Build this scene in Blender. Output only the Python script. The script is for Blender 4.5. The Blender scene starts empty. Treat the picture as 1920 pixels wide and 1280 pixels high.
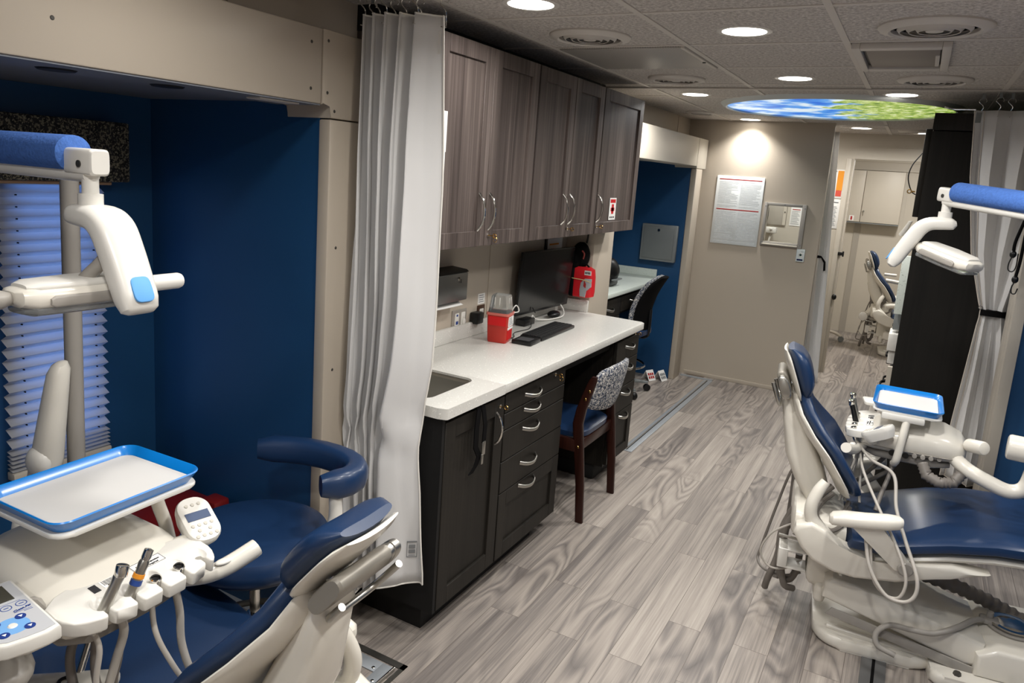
PW = 9.0      # watts of each ceiling downlight
SPREAD = 158
SKY = 2.6     # dusk daylight outside the window
EXPO = 0.10
import bpy, bmesh, math, random
from mathutils import Vector, Matrix
random.seed(7)
PI = math.pi
C = bpy.context.scene.collection
V = Vector

# ------------------------------------------------------------------ helpers
def lin(c):
    return tuple(((k/255)/12.92 if k/255 <= .04045 else ((k/255+.055)/1.055)**2.4) for k in c) + (1.0,)

class M:
    """collects shapes into one bmesh; L=True means the shapes are in the parent's local frame"""
    def __init__(s, L=False):
        s.b = bmesh.new(); s.L = L
    def _bev(s, vs, off, seg):
        if off <= 0: return
        es = set()
        for v in vs:
            for e in v.link_edges: es.add(e)
        bmesh.ops.bevel(s.b, geom=list(es), offset=off, segments=seg, affect='EDGES', profile=.5, clamp_overlap=True)
    def box(s, x0, x1, y0, y1, z0, z1, b=0, seg=2, mat=None):
        r = bmesh.ops.create_cube(s.b, size=1)
        vs = r['verts']
        for v in vs:
            v.co = V(((x0+x1)/2+v.co.x*(x1-x0), (y0+y1)/2+v.co.y*(y1-y0), (z0+z1)/2+v.co.z*(z1-z0)))
            if mat is not None: v.co = mat @ v.co
        s._bev(vs, b, seg); return s
    def loft(s, rings, cap=True, closed=False):
        rs = [[s.b.verts.new(V(p)) for p in r] for r in rings]
        n = len(rs[0]); m = len(rs)
        for i in range(m if closed else m-1):
            a, c = rs[i], rs[(i+1) % m]
            for j in range(n):
                try: s.b.faces.new((a[j], a[(j+1) % n], c[(j+1) % n], c[j]))
                except ValueError: pass
        if cap and not closed:
            s.b.faces.new(rs[0][::-1]); s.b.faces.new(rs[-1])
        return s
    def prism(s, pts, axis, a0, a1, b=0, seg=2, mat=None):
        def mk(p, a):
            q = {'x': (a, p[0], p[1]), 'y': (p[0], a, p[1]), 'z': (p[0], p[1], a)}[axis]
            q = V(q); return mat @ q if mat is not None else q
        A = [s.b.verts.new(mk(p, a0)) for p in pts]; B = [s.b.verts.new(mk(p, a1)) for p in pts]
        n = len(pts)
        s.b.faces.new(A[::-1]); s.b.faces.new(B)
        for j in range(n): s.b.faces.new((A[j], A[(j+1) % n], B[(j+1) % n], B[j]))
        if b > 0:
            es = set()
            for k in (A, B):
                for j in range(n):
                    e = s.b.edges.get((k[j], k[(j+1) % n]))
                    if e: es.add(e)
            bmesh.ops.bevel(s.b, geom=list(es), offset=b, segments=seg, affect='EDGES', profile=.5, clamp_overlap=True)
        return s
    def tube(s, pts, r, n=10, sub=6, cap=True, flat=1.0):
        P = [V(p) for p in pts]
        rr = r if isinstance(r, (list, tuple)) else [r]*len(P)
        if sub > 1 and len(P) > 2:
            Q, R = [], []
            for i in range(len(P)-1):
                p0 = P[i-1] if i else P[0]*2-P[1]; p1 = P[i]; p2 = P[i+1]
                p3 = P[i+2] if i+2 < len(P) else P[-1]*2-P[-2]
                for k in range(sub):
                    t = k/sub
                    Q.append(.5*((2*p1)+(p2-p0)*t+(2*p0-5*p1+4*p2-p3)*t*t+(3*p1-p0-3*p2+p3)*t**3))
                    R.append(rr[i]*(1-t)+rr[i+1]*t)
            Q.append(P[-1]); R.append(rr[-1]); P, rr = Q, R
        rings = []; up = None
        for i, p in enumerate(P):
            t = (P[min(i+1, len(P)-1)]-P[max(i-1, 0)]).normalized()
            if up is None:
                up = V((0, 0, 1)) if abs(t.z) < .9 else V((1, 0, 0))
            a = t.cross(up)
            if a.length < 1e-6: a = t.orthogonal()
            a.normalize(); up = a.cross(t).normalized()
            rings.append([p+rr[i]*(math.cos(2*PI*k/n)*a+flat*math.sin(2*PI*k/n)*up) for k in range(n)])
        return s.loft(rings, cap)
    def cyl(s, p0, p1, r, n=20, r1=None, b=0):
        p0, p1 = V(p0), V(p1); d = (p1-p0); L = d.length; d.normalize()
        if b <= 0: prof = [(r, 0), (r if r1 is None else r1, L)]
        else:
            q = r if r1 is None else r1
            prof = [(r-b, 0), (r-b*.3, b*.3), (r, b), (q, L-b), (q-b*.3, L-b*.3), (q-b, L)]
        return s.lathe(prof, n, p0, d)
    def lathe(s, prof, n=32, c=(0, 0, 0), d=(0, 0, 1), cap=True):
        c, d = V(c), V(d).normalized()
        a = d.orthogonal().normalized(); e = d.cross(a)
        rings = [[c+d*z+max(r, 1e-4)*(math.cos(2*PI*k/n)*a+math.sin(2*PI*k/n)*e) for k in range(n)] for r, z in prof]
        return s.loft(rings, cap)
    def ball(s, c, rx, ry=None, rz=None, n=20, m=12, mat=None):
        ry = ry or rx; rz = rz or rx; rings = []
        for i in range(1, m):
            th = PI*i/m
            rings.append([V((rx*math.sin(th)*math.cos(2*PI*k/n), ry*math.sin(th)*math.sin(2*PI*k/n), -rz*math.cos(th))) for k in range(n)])
        rings = [[(mat @ p if mat is not None else p)+V(c) for p in r] for r in rings]
        return s.loft(rings)
    def torus(s, c, R, r, d=(0, 0, 1), n=32, m=10, a0=0, a1=2*PI):
        c, d = V(c), V(d).normalized(); a = d.orthogonal().normalized(); e = d.cross(a)
        full = abs(a1-a0-2*PI) < 1e-6; rings = []
        for i in range(n if full else n+1):
            t = a0+(a1-a0)*i/n; o = math.cos(t)*a+math.sin(t)*e
            rings.append([c+o*R+r*(math.cos(2*PI*k/m)*o+math.sin(2*PI*k/m)*d) for k in range(m)])
        return s.loft(rings, closed=full)
    def grid(s, P):
        """surface from a 2-D list of points"""
        vs = [[s.b.verts.new(V(p)) for p in row] for row in P]
        for i in range(len(vs)-1):
            for j in range(len(vs[0])-1):
                s.b.faces.new((vs[i][j], vs[i][j+1], vs[i+1][j+1], vs[i+1][j]))
        return s
    def xf(s, mat):
        for v in s.b.verts: v.co = mat @ v.co
        return s

def ring(c, ax, ay, hw, hh, e=2.6, n=28):
    c, ax, ay = V(c), V(ax), V(ay); out = []
    for k in range(n):
        t = 2*PI*k/n; x, y = math.cos(t), math.sin(t)
        out.append(c+ax*hw*math.copysign(abs(x)**(2/e), x)+ay*hh*math.copysign(abs(y)**(2/e), y))
    return out
def rrect(x0, x1, y0, y1, r, n=5):
    out = []
    for cx, cy, a in ((x1-r, y1-r, 0), (x0+r, y1-r, PI/2), (x0+r, y0+r, PI), (x1-r, y0+r, 1.5*PI)):
        for k in range(n+1):
            t = a+PI/2*k/n; out.append((cx+r*math.cos(t), cy+r*math.sin(t)))
    return out
def W(o):
    return (W(o.parent) @ o.matrix_basis) if o.parent else o.matrix_basis.copy()
def mk(name, m, mat, parent=None, sharp=38, solidify=0):
    if parent is not None and not m.L: m.xf(W(parent).inverted())
    bmesh.ops.recalc_face_normals(m.b, faces=m.b.faces)
    me = bpy.data.meshes.new(name); m.b.to_mesh(me); m.b.free()
    me.polygons.foreach_set('use_smooth', [True]*len(me.polygons))
    me.set_sharp_from_angle(angle=math.radians(sharp))
    o = bpy.data.objects.new(name, me); C.objects.link(o)
    for k in (mat if isinstance(mat, (list, tuple)) else [mat]): me.materials.append(k)
    if parent is not None: o.parent = parent
    if solidify:
        md = o.modifiers.new('thick', 'SOLIDIFY'); md.thickness = solidify; md.offset = 0
    return o
def thing(name, label, cat, loc=(0, 0, 0), rz=0, group=None):
    o = bpy.data.objects.new(name, None); C.objects.link(o)
    o.empty_display_size = .05; o.location = loc; o.rotation_euler = (0, 0, rz)
    o['label'] = label; o['category'] = cat
    if group: o['group'] = group
    return o
def solo(name, m, mat, label, cat, group=None, kind=None, **kw):
    xs = [v.co for v in m.b.verts]
    c = V(((min(p.x for p in xs)+max(p.x for p in xs))/2, (min(p.y for p in xs)+max(p.y for p in xs))/2, min(p.z for p in xs)))
    m.xf(Matrix.Translation(-c))
    o = mk(name, m, mat, **kw); o.location = c
    o['label'] = label; o['category'] = cat
    if group: o['group'] = group
    if kind: o['kind'] = kind
    return o
def struct(name, m, mat, parent=None, **kw):
    o = mk(name, m, mat, parent, **kw); o['kind'] = 'structure'; return o
def copy_tree(o, parent=None):
    c = o.copy(); C.objects.link(c)
    if parent is not None: c.parent = parent
    for ch in list(o.children): copy_tree(ch, c)
    return c
def text_m(m, lines, origin, right, up, size, lead=1.3, align='CENTER', depth=.0006):
    """adds lettering (list of strings) to mesh m; origin = centre of the first line"""
    R_, U_ = V(right).normalized(), V(up).normalized(); N_ = R_.cross(U_)
    for i, t in enumerate(lines):
        if not t: continue
        cu = bpy.data.curves.new('lettering', 'FONT'); cu.body = t; cu.size = size; cu.align_x = align; cu.align_y = 'CENTER'
        cu.extrude = depth; cu.resolution_u = 2
        ob = bpy.data.objects.new('lettering', cu)
        me = bpy.data.meshes.new_from_object(ob)
        mat = Matrix((R_, U_, N_)).transposed().to_4x4(); mat.translation = V(origin)-U_*size*lead*i+N_*depth
        me.transform(mat); m.b.from_mesh(me)
        bpy.data.meshes.remove(me); bpy.data.objects.remove(ob); bpy.data.curves.remove(cu)
    return m

def boolean_cut(o, m):
    """carves the shapes in m out of object o (done once, on the mesh)"""
    me = bpy.data.meshes.new('cut'); bmesh.ops.recalc_face_normals(m.b, faces=m.b.faces); m.b.to_mesh(me); m.b.free()
    c = bpy.data.objects.new('cut', me); C.objects.link(c); c.parent = o.parent; c.matrix_basis = o.matrix_basis
    md = o.modifiers.new('cut', 'BOOLEAN'); md.operation = 'DIFFERENCE'; md.object = c; md.solver = 'EXACT'
    dg = bpy.context.evaluated_depsgraph_get(); dg.update()
    new = bpy.data.meshes.new_from_object(o.evaluated_get(dg)); o.modifiers.remove(md); o.data = new
    new.polygons.foreach_set('use_smooth', [True]*len(new.polygons)); new.set_sharp_from_angle(angle=math.radians(38))
    bpy.data.objects.remove(c); bpy.data.meshes.remove(me)

# ------------------------------------------------------------------ materials
def nmat(name):
    m = bpy.data.materials.new(name); m.use_nodes = True
    return m, m.node_tree.nodes, m.node_tree.links, m.node_tree.nodes['Principled BSDF']
def mat(name, rgb, rough=.5, metal=0, coat=0, spec=.5, var=.04, scale=8, bump=0, bscale=200, trans=0, alpha=1, sheen=0, ior=1.45):
    m, N, L, P = nmat(name)
    P.inputs['Roughness'].default_value = rough; P.inputs['Metallic'].default_value = metal
    P.inputs['Coat Weight'].default_value = coat; P.inputs['Specular IOR Level'].default_value = spec
    P.inputs['Coat Roughness'].default_value = .15; P.inputs['IOR'].default_value = ior
    P.inputs['Transmission Weight'].default_value = trans; P.inputs['Sheen Weight'].default_value = sheen
    P.inputs['Alpha'].default_value = alpha
    tc = N.new('ShaderNodeTexCoord'); nz = N.new('ShaderNodeTexNoise'); nz.inputs['Scale'].default_value = scale
    L.new(tc.outputs['Object'], nz.inputs['Vector'])
    mx = N.new('ShaderNodeMix'); mx.data_type = 'RGBA'; c = lin(rgb)
    mx.inputs['A'].default_value = tuple(k*(1-var) for k in c[:3])+(1,); mx.inputs['B'].default_value = tuple(min(1, k*(1+var)) for k in c[:3])+(1,)
    L.new(nz.outputs['Fac'], mx.inputs['Factor']); L.new(mx.outputs['Result'], P.inputs['Base Color'])
    if bump:
        n2 = N.new('ShaderNodeTexNoise'); n2.inputs['Scale'].default_value = bscale; n2.inputs['Detail'].default_value = 3
        L.new(tc.outputs['Object'], n2.inputs['Vector'])
        bp = N.new('ShaderNodeBump'); bp.inputs['Strength'].default_value = bump; bp.inputs['Distance'].default_value = .002
        L.new(n2.outputs['Fac'], bp.inputs['Height']); L.new(bp.outputs['Normal'], P.inputs['Normal'])
    return m
def emit(name, rgb, strength):
    m, N, L, P = nmat(name)
    P.inputs['Base Color'].default_value = lin(rgb); P.inputs['Emission Color'].default_value = lin(rgb); P.inputs['Emission Strength'].default_value = strength
    return m
def ramp(N, stops):
    r = N.new('ShaderNodeValToRGB')
    while len(r.color_ramp.elements) < len(stops): r.color_ramp.elements.new(.5)
    for e, (p, c) in zip(r.color_ramp.elements, stops): e.position = p; e.color = lin(c)
    return r
def speckle(name, base, spots, rough=.35, coat=0, scale=260):
    """base colour with scattered chips (solid-surface counters, patterned cloth)"""
    m, N, L, P = nmat(name); P.inputs['Roughness'].default_value = rough; P.inputs['Coat Weight'].default_value = coat
    tc = N.new('ShaderNodeTexCoord'); prev = None
    for i, (rgb, sc, th) in enumerate(spots):
        vo = N.new('ShaderNodeTexNoise'); vo.inputs['Scale'].default_value = sc; vo.inputs['Detail'].default_value = 1.5
        mp = N.new('ShaderNodeMapping'); mp.inputs['Location'].default_value = (i*3.1, i*1.7, i*.9)
        L.new(tc.outputs['Object'], mp.inputs['Vector']); L.new(mp.outputs['Vector'], vo.inputs['Vector'])
        rp = N.new('ShaderNodeMath'); rp.operation = 'GREATER_THAN'; rp.inputs[1].default_value = th
        L.new(vo.outputs['Fac'], rp.inputs[0])
        mx = N.new('ShaderNodeMix'); mx.data_type = 'RGBA'; mx.inputs['B'].default_value = lin(rgb)
        if prev is None: mx.inputs['A'].default_value = lin(base)
        else: L.new(prev, mx.inputs['A'])
        L.new(rp.outputs[0], mx.inputs['Factor']); prev = mx.outputs['Result']
    L.new(prev, P.inputs['Base Color']); return m
def floor_mat():
    m, N, L, P = nmat('vinyl_planks'); P.inputs['Roughness'].default_value = .45; P.inputs['Specular IOR Level'].default_value = .4
    tc = N.new('ShaderNodeTexCoord'); sp = N.new('ShaderNodeSeparateXYZ'); L.new(tc.outputs['Object'], sp.inputs[0])
    cb = N.new('ShaderNodeCombineXYZ'); L.new(sp.outputs['Y'], cb.inputs['X']); L.new(sp.outputs['X'], cb.inputs['Y'])
    br = N.new('ShaderNodeTexBrick'); br.inputs['Scale'].default_value = 1; br.inputs['Brick Width'].default_value = .92
    br.inputs['Row Height'].default_value = .128; br.inputs['Mortar Size'].default_value = .0011; br.inputs['Mortar Smooth'].default_value = .2
    br.offset = .37; br.offset_frequency = 2; br.inputs['Color1'].default_value = (0, 0, 0, 1); br.inputs['Color2'].default_value = (1, 1, 1, 1)
    br.inputs['Mortar'].default_value = (.5, .5, .5, 1); br.inputs['Bias'].default_value = 0
    L.new(cb.outputs[0], br.inputs['Vector'])
    # per-plank offset of the grain
    ml = N.new('ShaderNodeMath'); ml.operation = 'MULTIPLY'; ml.inputs[1].default_value = 37; L.new(br.outputs['Color'], ml.inputs[0])
    def grain(sx, sy, det, dist, seed, rough=.6):
        mp = N.new('ShaderNodeMapping'); mp.inputs['Scale'].default_value = (sx, sy, 1); mp.inputs['Location'].default_value = (seed, seed*2, 0)
        L.new(tc.outputs['Object'], mp.inputs['Vector'])
        n = N.new('ShaderNodeTexNoise'); n.noise_dimensions = '4D'; n.inputs['Scale'].default_value = 1; n.inputs['Detail'].default_value = det
        n.inputs['Distortion'].default_value = dist; n.inputs['Roughness'].default_value = rough
        L.new(mp.outputs[0], n.inputs['Vector']); L.new(ml.outputs[0], n.inputs['W']); return n.outputs['Fac']
    def math_(op, a, b=None, clamp=False):
        x = N.new('ShaderNodeMath'); x.operation = op; x.use_clamp = clamp
        for i, k in enumerate((a, b)):
            if k is None: continue
            if isinstance(k, (int, float)): x.inputs[i].default_value = k
            else: L.new(k, x.inputs[i])
        return x.outputs[0]
    def mixv(a, b, f):
        x = N.new('ShaderNodeMix'); x.data_type = 'FLOAT'
        if isinstance(f, (int, float)): x.inputs['Factor'].default_value = f
        else: L.new(f, x.inputs['Factor'])
        L.new(a, x.inputs['A']); L.new(b, x.inputs['B']); return x.outputs['Result']
    g1 = grain(24, .8, 3, .25, 1, .55); g2 = grain(170, 2.6, 4, .15, 4, .7)
    # cathedral figure on some of the planks: growth rings of a stretched noise field
    rings = math_('PINGPONG', math_('MULTIPLY', grain(6.5, 1.25, 1.5, .5, 9, .45), 11), .5)
    line = math_('POWER', math_('MULTIPLY', rings, 2), .8)
    mask = math_('MULTIPLY', math_('SUBTRACT', grain(1.3, .8, 0, 0, 21), .50), 9, True)
    t = mixv(g1, g2, .42)
    t = mixv(t, mixv(t, math_('ADD', math_('MULTIPLY', line, .36), .30), .52), mask)
    t = mixv(t, br.outputs['Color'], .12)
    rp = ramp(N, [(.30, (86, 80, 78)), (.43, (122, 115, 110)), (.52, (151, 142, 134)), (.68, (181, 172, 162))])
    L.new(t, rp.inputs[0])
    dk = N.new('ShaderNodeMix'); dk.data_type = 'RGBA'; dk.inputs['B'].default_value = lin((95, 86, 80))
    L.new(rp.outputs[0], dk.inputs['A']); L.new(br.outputs['Fac'], dk.inputs['Factor'])
    L.new(dk.outputs['Result'], P.inputs['Base Color'])
    bp = N.new('ShaderNodeBump'); bp.inputs['Strength'].default_value = .15; bp.inputs['Distance'].default_value = .001
    L.new(g2, bp.inputs['Height']); L.new(bp.outputs['Normal'], P.inputs['Normal'])
    return m
def wood_mat(name, stops, rough=.45, axis=2, fine=120):
    m, N, L, P = nmat(name); P.inputs['Roughness'].default_value = rough; P.inputs['Specular IOR Level'].default_value = .22
    tc = N.new('ShaderNodeTexCoord')
    def g(k, lo, det, seed):
        mp = N.new('ShaderNodeMapping'); sc = [k, k, k]; sc[axis] = lo
        mp.inputs['Scale'].default_value = sc; mp.inputs['Location'].default_value = (seed, seed, seed)
        L.new(tc.outputs['Object'], mp.inputs['Vector'])
        n = N.new('ShaderNodeTexNoise'); n.inputs['Scale'].default_value = 1; n.inputs['Detail'].default_value = det; n.inputs['Roughness'].default_value = .65
        L.new(mp.outputs[0], n.inputs['Vector']); return n.outputs['Fac']
    x = N.new('ShaderNodeMix'); x.data_type = 'FLOAT'; x.inputs['Factor'].default_value = .5
    L.new(g(9, .5, 2, 0), x.inputs['A']); L.new(g(fine, 1.2, 4, 5), x.inputs['B'])
    rp = ramp(N, stops); L.new(x.outputs['Result'], rp.inputs[0]); L.new(rp.outputs[0], P.inputs['Base Color'])
    return m
def ceiling_mat():
    m, N, L, P = nmat('ceiling_tile'); P.inputs['Roughness'].default_value = .85
    tc = N.new('ShaderNodeTexCoord')
    n = N.new('ShaderNodeTexNoise'); n.inputs['Scale'].default_value = 75; n.inputs['Detail'].default_value = 4; n.inputs['Roughness'].default_value = .7
    L.new(tc.outputs['Object'], n.inputs['Vector'])
    rp = ramp(N, [(.36, (158, 152, 146)), (.52, (196, 190, 184)), (.66, (222, 217, 210))]); L.new(n.outputs['Fac'], rp.inputs[0]); L.new(rp.outputs[0], P.inputs['Base Color'])
    bp = N.new('ShaderNodeBump'); bp.inputs['Strength'].default_value = .7; bp.inputs['Distance'].default_value = .004
    L.new(n.outputs['Fac'], bp.inputs['Height']); L.new(bp.outputs['Normal'], P.inputs['Normal']); return m
def mural_mat():
    m, N, L, P = nmat('sky_mural'); tc = N.new('ShaderNodeTexCoord'); sp = N.new('ShaderNodeSeparateXYZ'); L.new(tc.outputs['Object'], sp.inputs[0])
    n1 = N.new('ShaderNodeTexNoise'); n1.inputs['Scale'].default_value = 4; n1.inputs['Detail'].default_value = 5; L.new(tc.outputs['Object'], n1.inputs['Vector'])
    sky = ramp(N, [(.36, (24, 110, 222)), (.47, (80, 160, 238)), (.56, (225, 240, 250))]); L.new(n1.outputs['Fac'], sky.inputs[0])
    n2 = N.new('ShaderNodeTexNoise'); n2.inputs['Scale'].default_value = 17; n2.inputs['Detail'].default_value = 5; n2.inputs['Roughness'].default_value = .7; L.new(tc.outputs['Object'], n2.inputs['Vector'])
    tree = ramp(N, [(.34, (58, 96, 40)), (.45, (128, 165, 58)), (.54, (186, 205, 100)), (.64, (238, 244, 208))]); L.new(n2.outputs['Fac'], tree.inputs[0])
    a = N.new('ShaderNodeMath'); a.operation = 'MULTIPLY_ADD'; a.inputs[1].default_value = 2.2; a.inputs[2].default_value = .42; L.new(sp.outputs['X'], a.inputs[0])
    n3 = N.new('ShaderNodeTexNoise'); n3.inputs['Scale'].default_value = 5; n3.inputs['Detail'].default_value = 6; L.new(tc.outputs['Object'], n3.inputs['Vector'])
    b = N.new('ShaderNodeMath'); b.operation = 'MULTIPLY_ADD'; b.inputs[1].default_value = 2.4; b.inputs[2].default_value = -1.2; L.new(n3.outputs['Fac'], b.inputs[0])
    c = N.new('ShaderNodeMath'); c.operation = 'ADD'; c.use_clamp = True; L.new(a.outputs[0], c.inputs[0]); L.new(b.outputs[0], c.inputs[1])
    st = N.new('ShaderNodeMapRange'); st.inputs['From Min'].default_value = .42; st.inputs['From Max'].default_value = .58; L.new(c.outputs[0], st.inputs['Value'])
    mx = N.new('ShaderNodeMix'); mx.data_type = 'RGBA'; L.new(st.outputs[0], mx.inputs['Factor']); L.new(sky.outputs[0], mx.inputs['A']); L.new(tree.outputs[0], mx.inputs['B'])
    L.new(mx.outputs['Result'], P.inputs['Emission Color']); P.inputs['Emission Strength'].default_value = MURAL
    P.inputs['Base Color'].default_value = (.1, .1, .1, 1); return m
def blind_mat():
    m, N, L, P = nmat('blind_cloth'); out = N['Material Output']
    P.inputs['Base Color'].default_value = lin((205, 202, 196)); P.inputs['Roughness'].default_value = .8
    tr = N.new('ShaderNodeBsdfTranslucent'); tr.inputs['Color'].default_value = lin((196, 204, 222))
    mx = N.new('ShaderNodeMixShader'); mx.inputs[0].default_value = .42
    L.new(P.outputs[0], mx.inputs[1]); L.new(tr.outputs[0], mx.inputs[2]); L.new(mx.outputs[0], out.inputs['Surface']); return m
MURAL = .85
beige = mat('beige_paint', (184, 173, 158), .38, var=.02, scale=2)
greige = mat('greige_laminate', (170, 163, 152), .45, var=.02, scale=3, bump=.1, bscale=400)
offwhite = mat('offwhite_panel', (198, 190, 176), .45, var=.02)
ceil_m = ceiling_mat(); gridm = mat('grid_enamel', (206, 200, 192), .5, var=.02)
floor_m = floor_mat()
woodd = wood_mat('dark_laminate', [(.33, (52, 45, 43)), (.46, (74, 65, 62)), (.56, (93, 83, 79)), (.68, (120, 109, 104))])
woodd_shaded = wood_mat('dark_laminate_shaded', [(.35, (24, 22, 19)), (.55, (35, 32, 28)), (.7, (46, 42, 37))], .5)  # same laminate as the wall cabinets, with shade darkened into its colour
endpanel = wood_mat('black_brown_laminate', [(.35, (18, 17, 15)), (.55, (27, 25, 22)), (.7, (36, 33, 30))], .6)
shadowgap = mat('black_and_gap_shade', (14, 13, 13), .7)  # near-black for recessed panels; also paints the shade above the wall cabinets
blue = mat('navy_laminate', (28, 72, 114), .42, var=.03, scale=3)
vinyl = mat('navy_upholstery', (24, 48, 82), .36, coat=.15, var=.06, scale=5, bump=.06, bscale=350)
cream = mat('cream_plastic', (224, 219, 208), .25, coat=.2, var=.02)
liner = mat('liner_paper', (206, 204, 201), .85, var=.01)
white = mat('white_plastic', (222, 219, 212), .3, var=.02)
grayp = mat('warm_gray_plastic', (158, 153, 146), .35, var=.03)
hose_m = mat('gray_hose', (176, 170, 162), .45, var=.04)
hosed = mat('dark_gray_hose', (120, 114, 108), .45, var=.04)
counter = speckle('solid_surface', (212, 210, 204), [((196, 190, 180), 150, .69), ((248, 246, 240), 120, .68), ((150, 143, 134), 210, .745)], .28)
counter2 = speckle('pale_solid_surface', (214, 222, 214), [((180, 190, 182), 150, .66)], .3)
granite = speckle('flecked_fabric', (44, 44, 44), [((118, 112, 96), 110, .53), ((20, 20, 22), 90, .58), ((150, 144, 122), 170, .64)], .9)
chairfab = speckle('speckled_upholstery', (150, 150, 152), [((52, 62, 84), 95, .52), ((212, 208, 202), 80, .58), ((36, 40, 48), 140, .6)], .9)
def cloth_mat(name, rgb, thru, **k):
    m = mat(name, rgb, .55, var=.02, sheen=.2, bump=.35, bscale=14, **k); N, L = m.node_tree.nodes, m.node_tree.links
    tr = N.new('ShaderNodeBsdfTranslucent'); tr.inputs['Color'].default_value = lin(rgb); mx = N.new('ShaderNodeMixShader'); mx.inputs[0].default_value = thru
    L.new(N['Principled BSDF'].outputs[0], mx.inputs[1]); L.new(tr.outputs[0], mx.inputs[2]); L.new(mx.outputs[0], N['Material Output'].inputs['Surface']); return m
curt_m = cloth_mat('curtain_cloth', (228, 227, 226), .2)
steel = mat('brushed_steel', (180, 178, 172), .32, 1, var=.05, scale=30)
chrome = mat('chrome', (215, 213, 208), .12, 1, var=.01)
brass = mat('brass_key', (200, 160, 95), .25, 1)
alum = mat('aluminium_strip', (160, 165, 170), .4, .35, var=.06, scale=20)
graymetal = mat('gray_enamel', (122, 126, 126), .45, var=.03)
dkmetal = mat('dark_steel', (82, 80, 76), .42, .6, var=.04)
blackp = mat('black_plastic', (16, 16, 17), .35, var=.1)
blackm = mat('matte_black', (11, 10, 11), .8, var=.1, spec=.12)
screen = mat('dark_screen', (20, 21, 22), .22, var=.02)
redp = mat('red_plastic', (186, 30, 24), .35)
reddk = mat('dark_red_plastic', (112, 20, 18), .4)
redl = mat('translucent_red', (200, 52, 40), .3, trans=.25)
clearp = mat('clear_plastic', (225, 228, 228), .18, trans=.85, ior=1.2)
glass = mat('clear_glass', (240, 245, 245), .02, trans=1, ior=1.1)
trayb = mat('blue_tray_plastic', (10, 122, 205), .28, coat=.3)
paper = mat('white_paper', (236, 234, 230), .8, var=.01)
ink = mat('black_ink', (40, 40, 44), .7)
inkg = mat('gray_ink', (128, 130, 132), .8)
inkr = mat('red_ink', (168, 40, 40), .6)
inkb = mat('blue_ink', (40, 70, 140), .5)
foam = mat('blue_foam', (66, 106, 178), .9, var=.3, scale=120, bump=.8, bscale=160)
mahog = wood_mat('mahogany', [(.35, (26, 12, 9)), (.6, (50, 24, 18))], .3)
orange = mat('orange_print', (232, 150, 40), .6)
lcd = mat('lcd_glass', (84, 96, 122), .2)
lightblue = mat('pale_blue_print', (118, 168, 220), .4)
padblue = mat('blue_grip_pad', (92, 160, 222), .5)
lamp_on = emit('lamp_glow', (255, 248, 236), 9)
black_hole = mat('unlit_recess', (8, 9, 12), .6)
mirror_m = mat('mirror', (235, 235, 235), .03, 1)
# ------------------------------------------------------------------ room shell
CZ = 2.307; WX = -1.895; HX = -1.708; RX = .45
struct('floor', M().box(-2.75, 1.6, -1.7, 10.5, -.05, 0), floor_m)
struct('ceiling', M().box(-1.95, 1.0, -1.7, 7.86, CZ, CZ+.05), ceil_m)
struct('trim_ceiling_far', M().box(-1.95, 1.0, 7.8, 10.5, 2.40, 2.45), ceil_m)
g = M()
for x in (-1.535, -.93, -.33, .275):
    g.box(x-.012, x+.012, -1.7, 6.71, CZ-.004, CZ+.01)
for k in range(-6, 8):
    y = 2.522+.606*k
    if y < 6.7: g.box(-1.9, .62, y-.011, y+.011, CZ-.003, CZ+.01)
for y in (7.1, 7.55): g.box(-.7, .62, y-.011, y+.011, CZ-.003, CZ+.01)
g.box(-.345, -.32, 6.76, 7.77, CZ-.004, CZ+.01)
struct('trim_ceiling_grid', g, gridm)
w = M()
w.box(-1.96, WX, 1.9, 4.62, 0, CZ)
w.box(-1.96, WX, -1.7, 1.9, 2.1, CZ); w.box(-1.96, WX, 4.62, 6.72, 2.1, CZ)
w.box(-1.96, -1.9, 6.7, 7.85, 0, CZ)
struct('wall_left', w, beige)
s = M()
for y in (3.30, 2.62): s.box(WX, WX+.004, y-.012, y+.012, .95, CZ)
for y in (1.62, 2.3, 6.35): s.box(WX, WX+.004, y-.01, y+.01, 2.15, CZ)
struct('trim_wall_seam', s, beige)
# left alcove (slide-out room) one
w = M(); bx = -2.626
w.box(bx-.06, bx, -.95, 1.335, 0, 1.96); w.box(bx-.06, bx, 1.64, 1.95, 0, 1.96)
w.box(bx-.06, bx, 1.335, 1.64, 0, .60); w.box(bx-.06, bx, 1.335, 1.64, 1.66, 1.96)
struct('wall_alcove_back', w, blue)
struct('wall_alcove_side', M().box(bx, -1.757, 1.87, 1.93, 0, 1.96), blue)
struct('wall_alcove_near', M().box(bx, -1.757, -1.01, -.95, 0, 1.96), blue)
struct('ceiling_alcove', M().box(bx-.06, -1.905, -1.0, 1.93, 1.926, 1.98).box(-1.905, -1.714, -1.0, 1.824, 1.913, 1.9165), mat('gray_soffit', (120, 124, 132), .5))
for i, (x, y) in enumerate(((-1.83, 1.055), (-1.83, 1.355))):
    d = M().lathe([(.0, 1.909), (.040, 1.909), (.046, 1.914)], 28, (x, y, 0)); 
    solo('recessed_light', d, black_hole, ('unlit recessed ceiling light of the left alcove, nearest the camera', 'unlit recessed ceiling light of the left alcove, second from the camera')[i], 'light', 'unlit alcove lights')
solo('soffit_plate', M().box(-1.80, -1.74, 1.60, 1.76, 1.908, 1.914, .002), gridm, 'pale flat plate on the alcove soffit by its far corner', 'plate')
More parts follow.
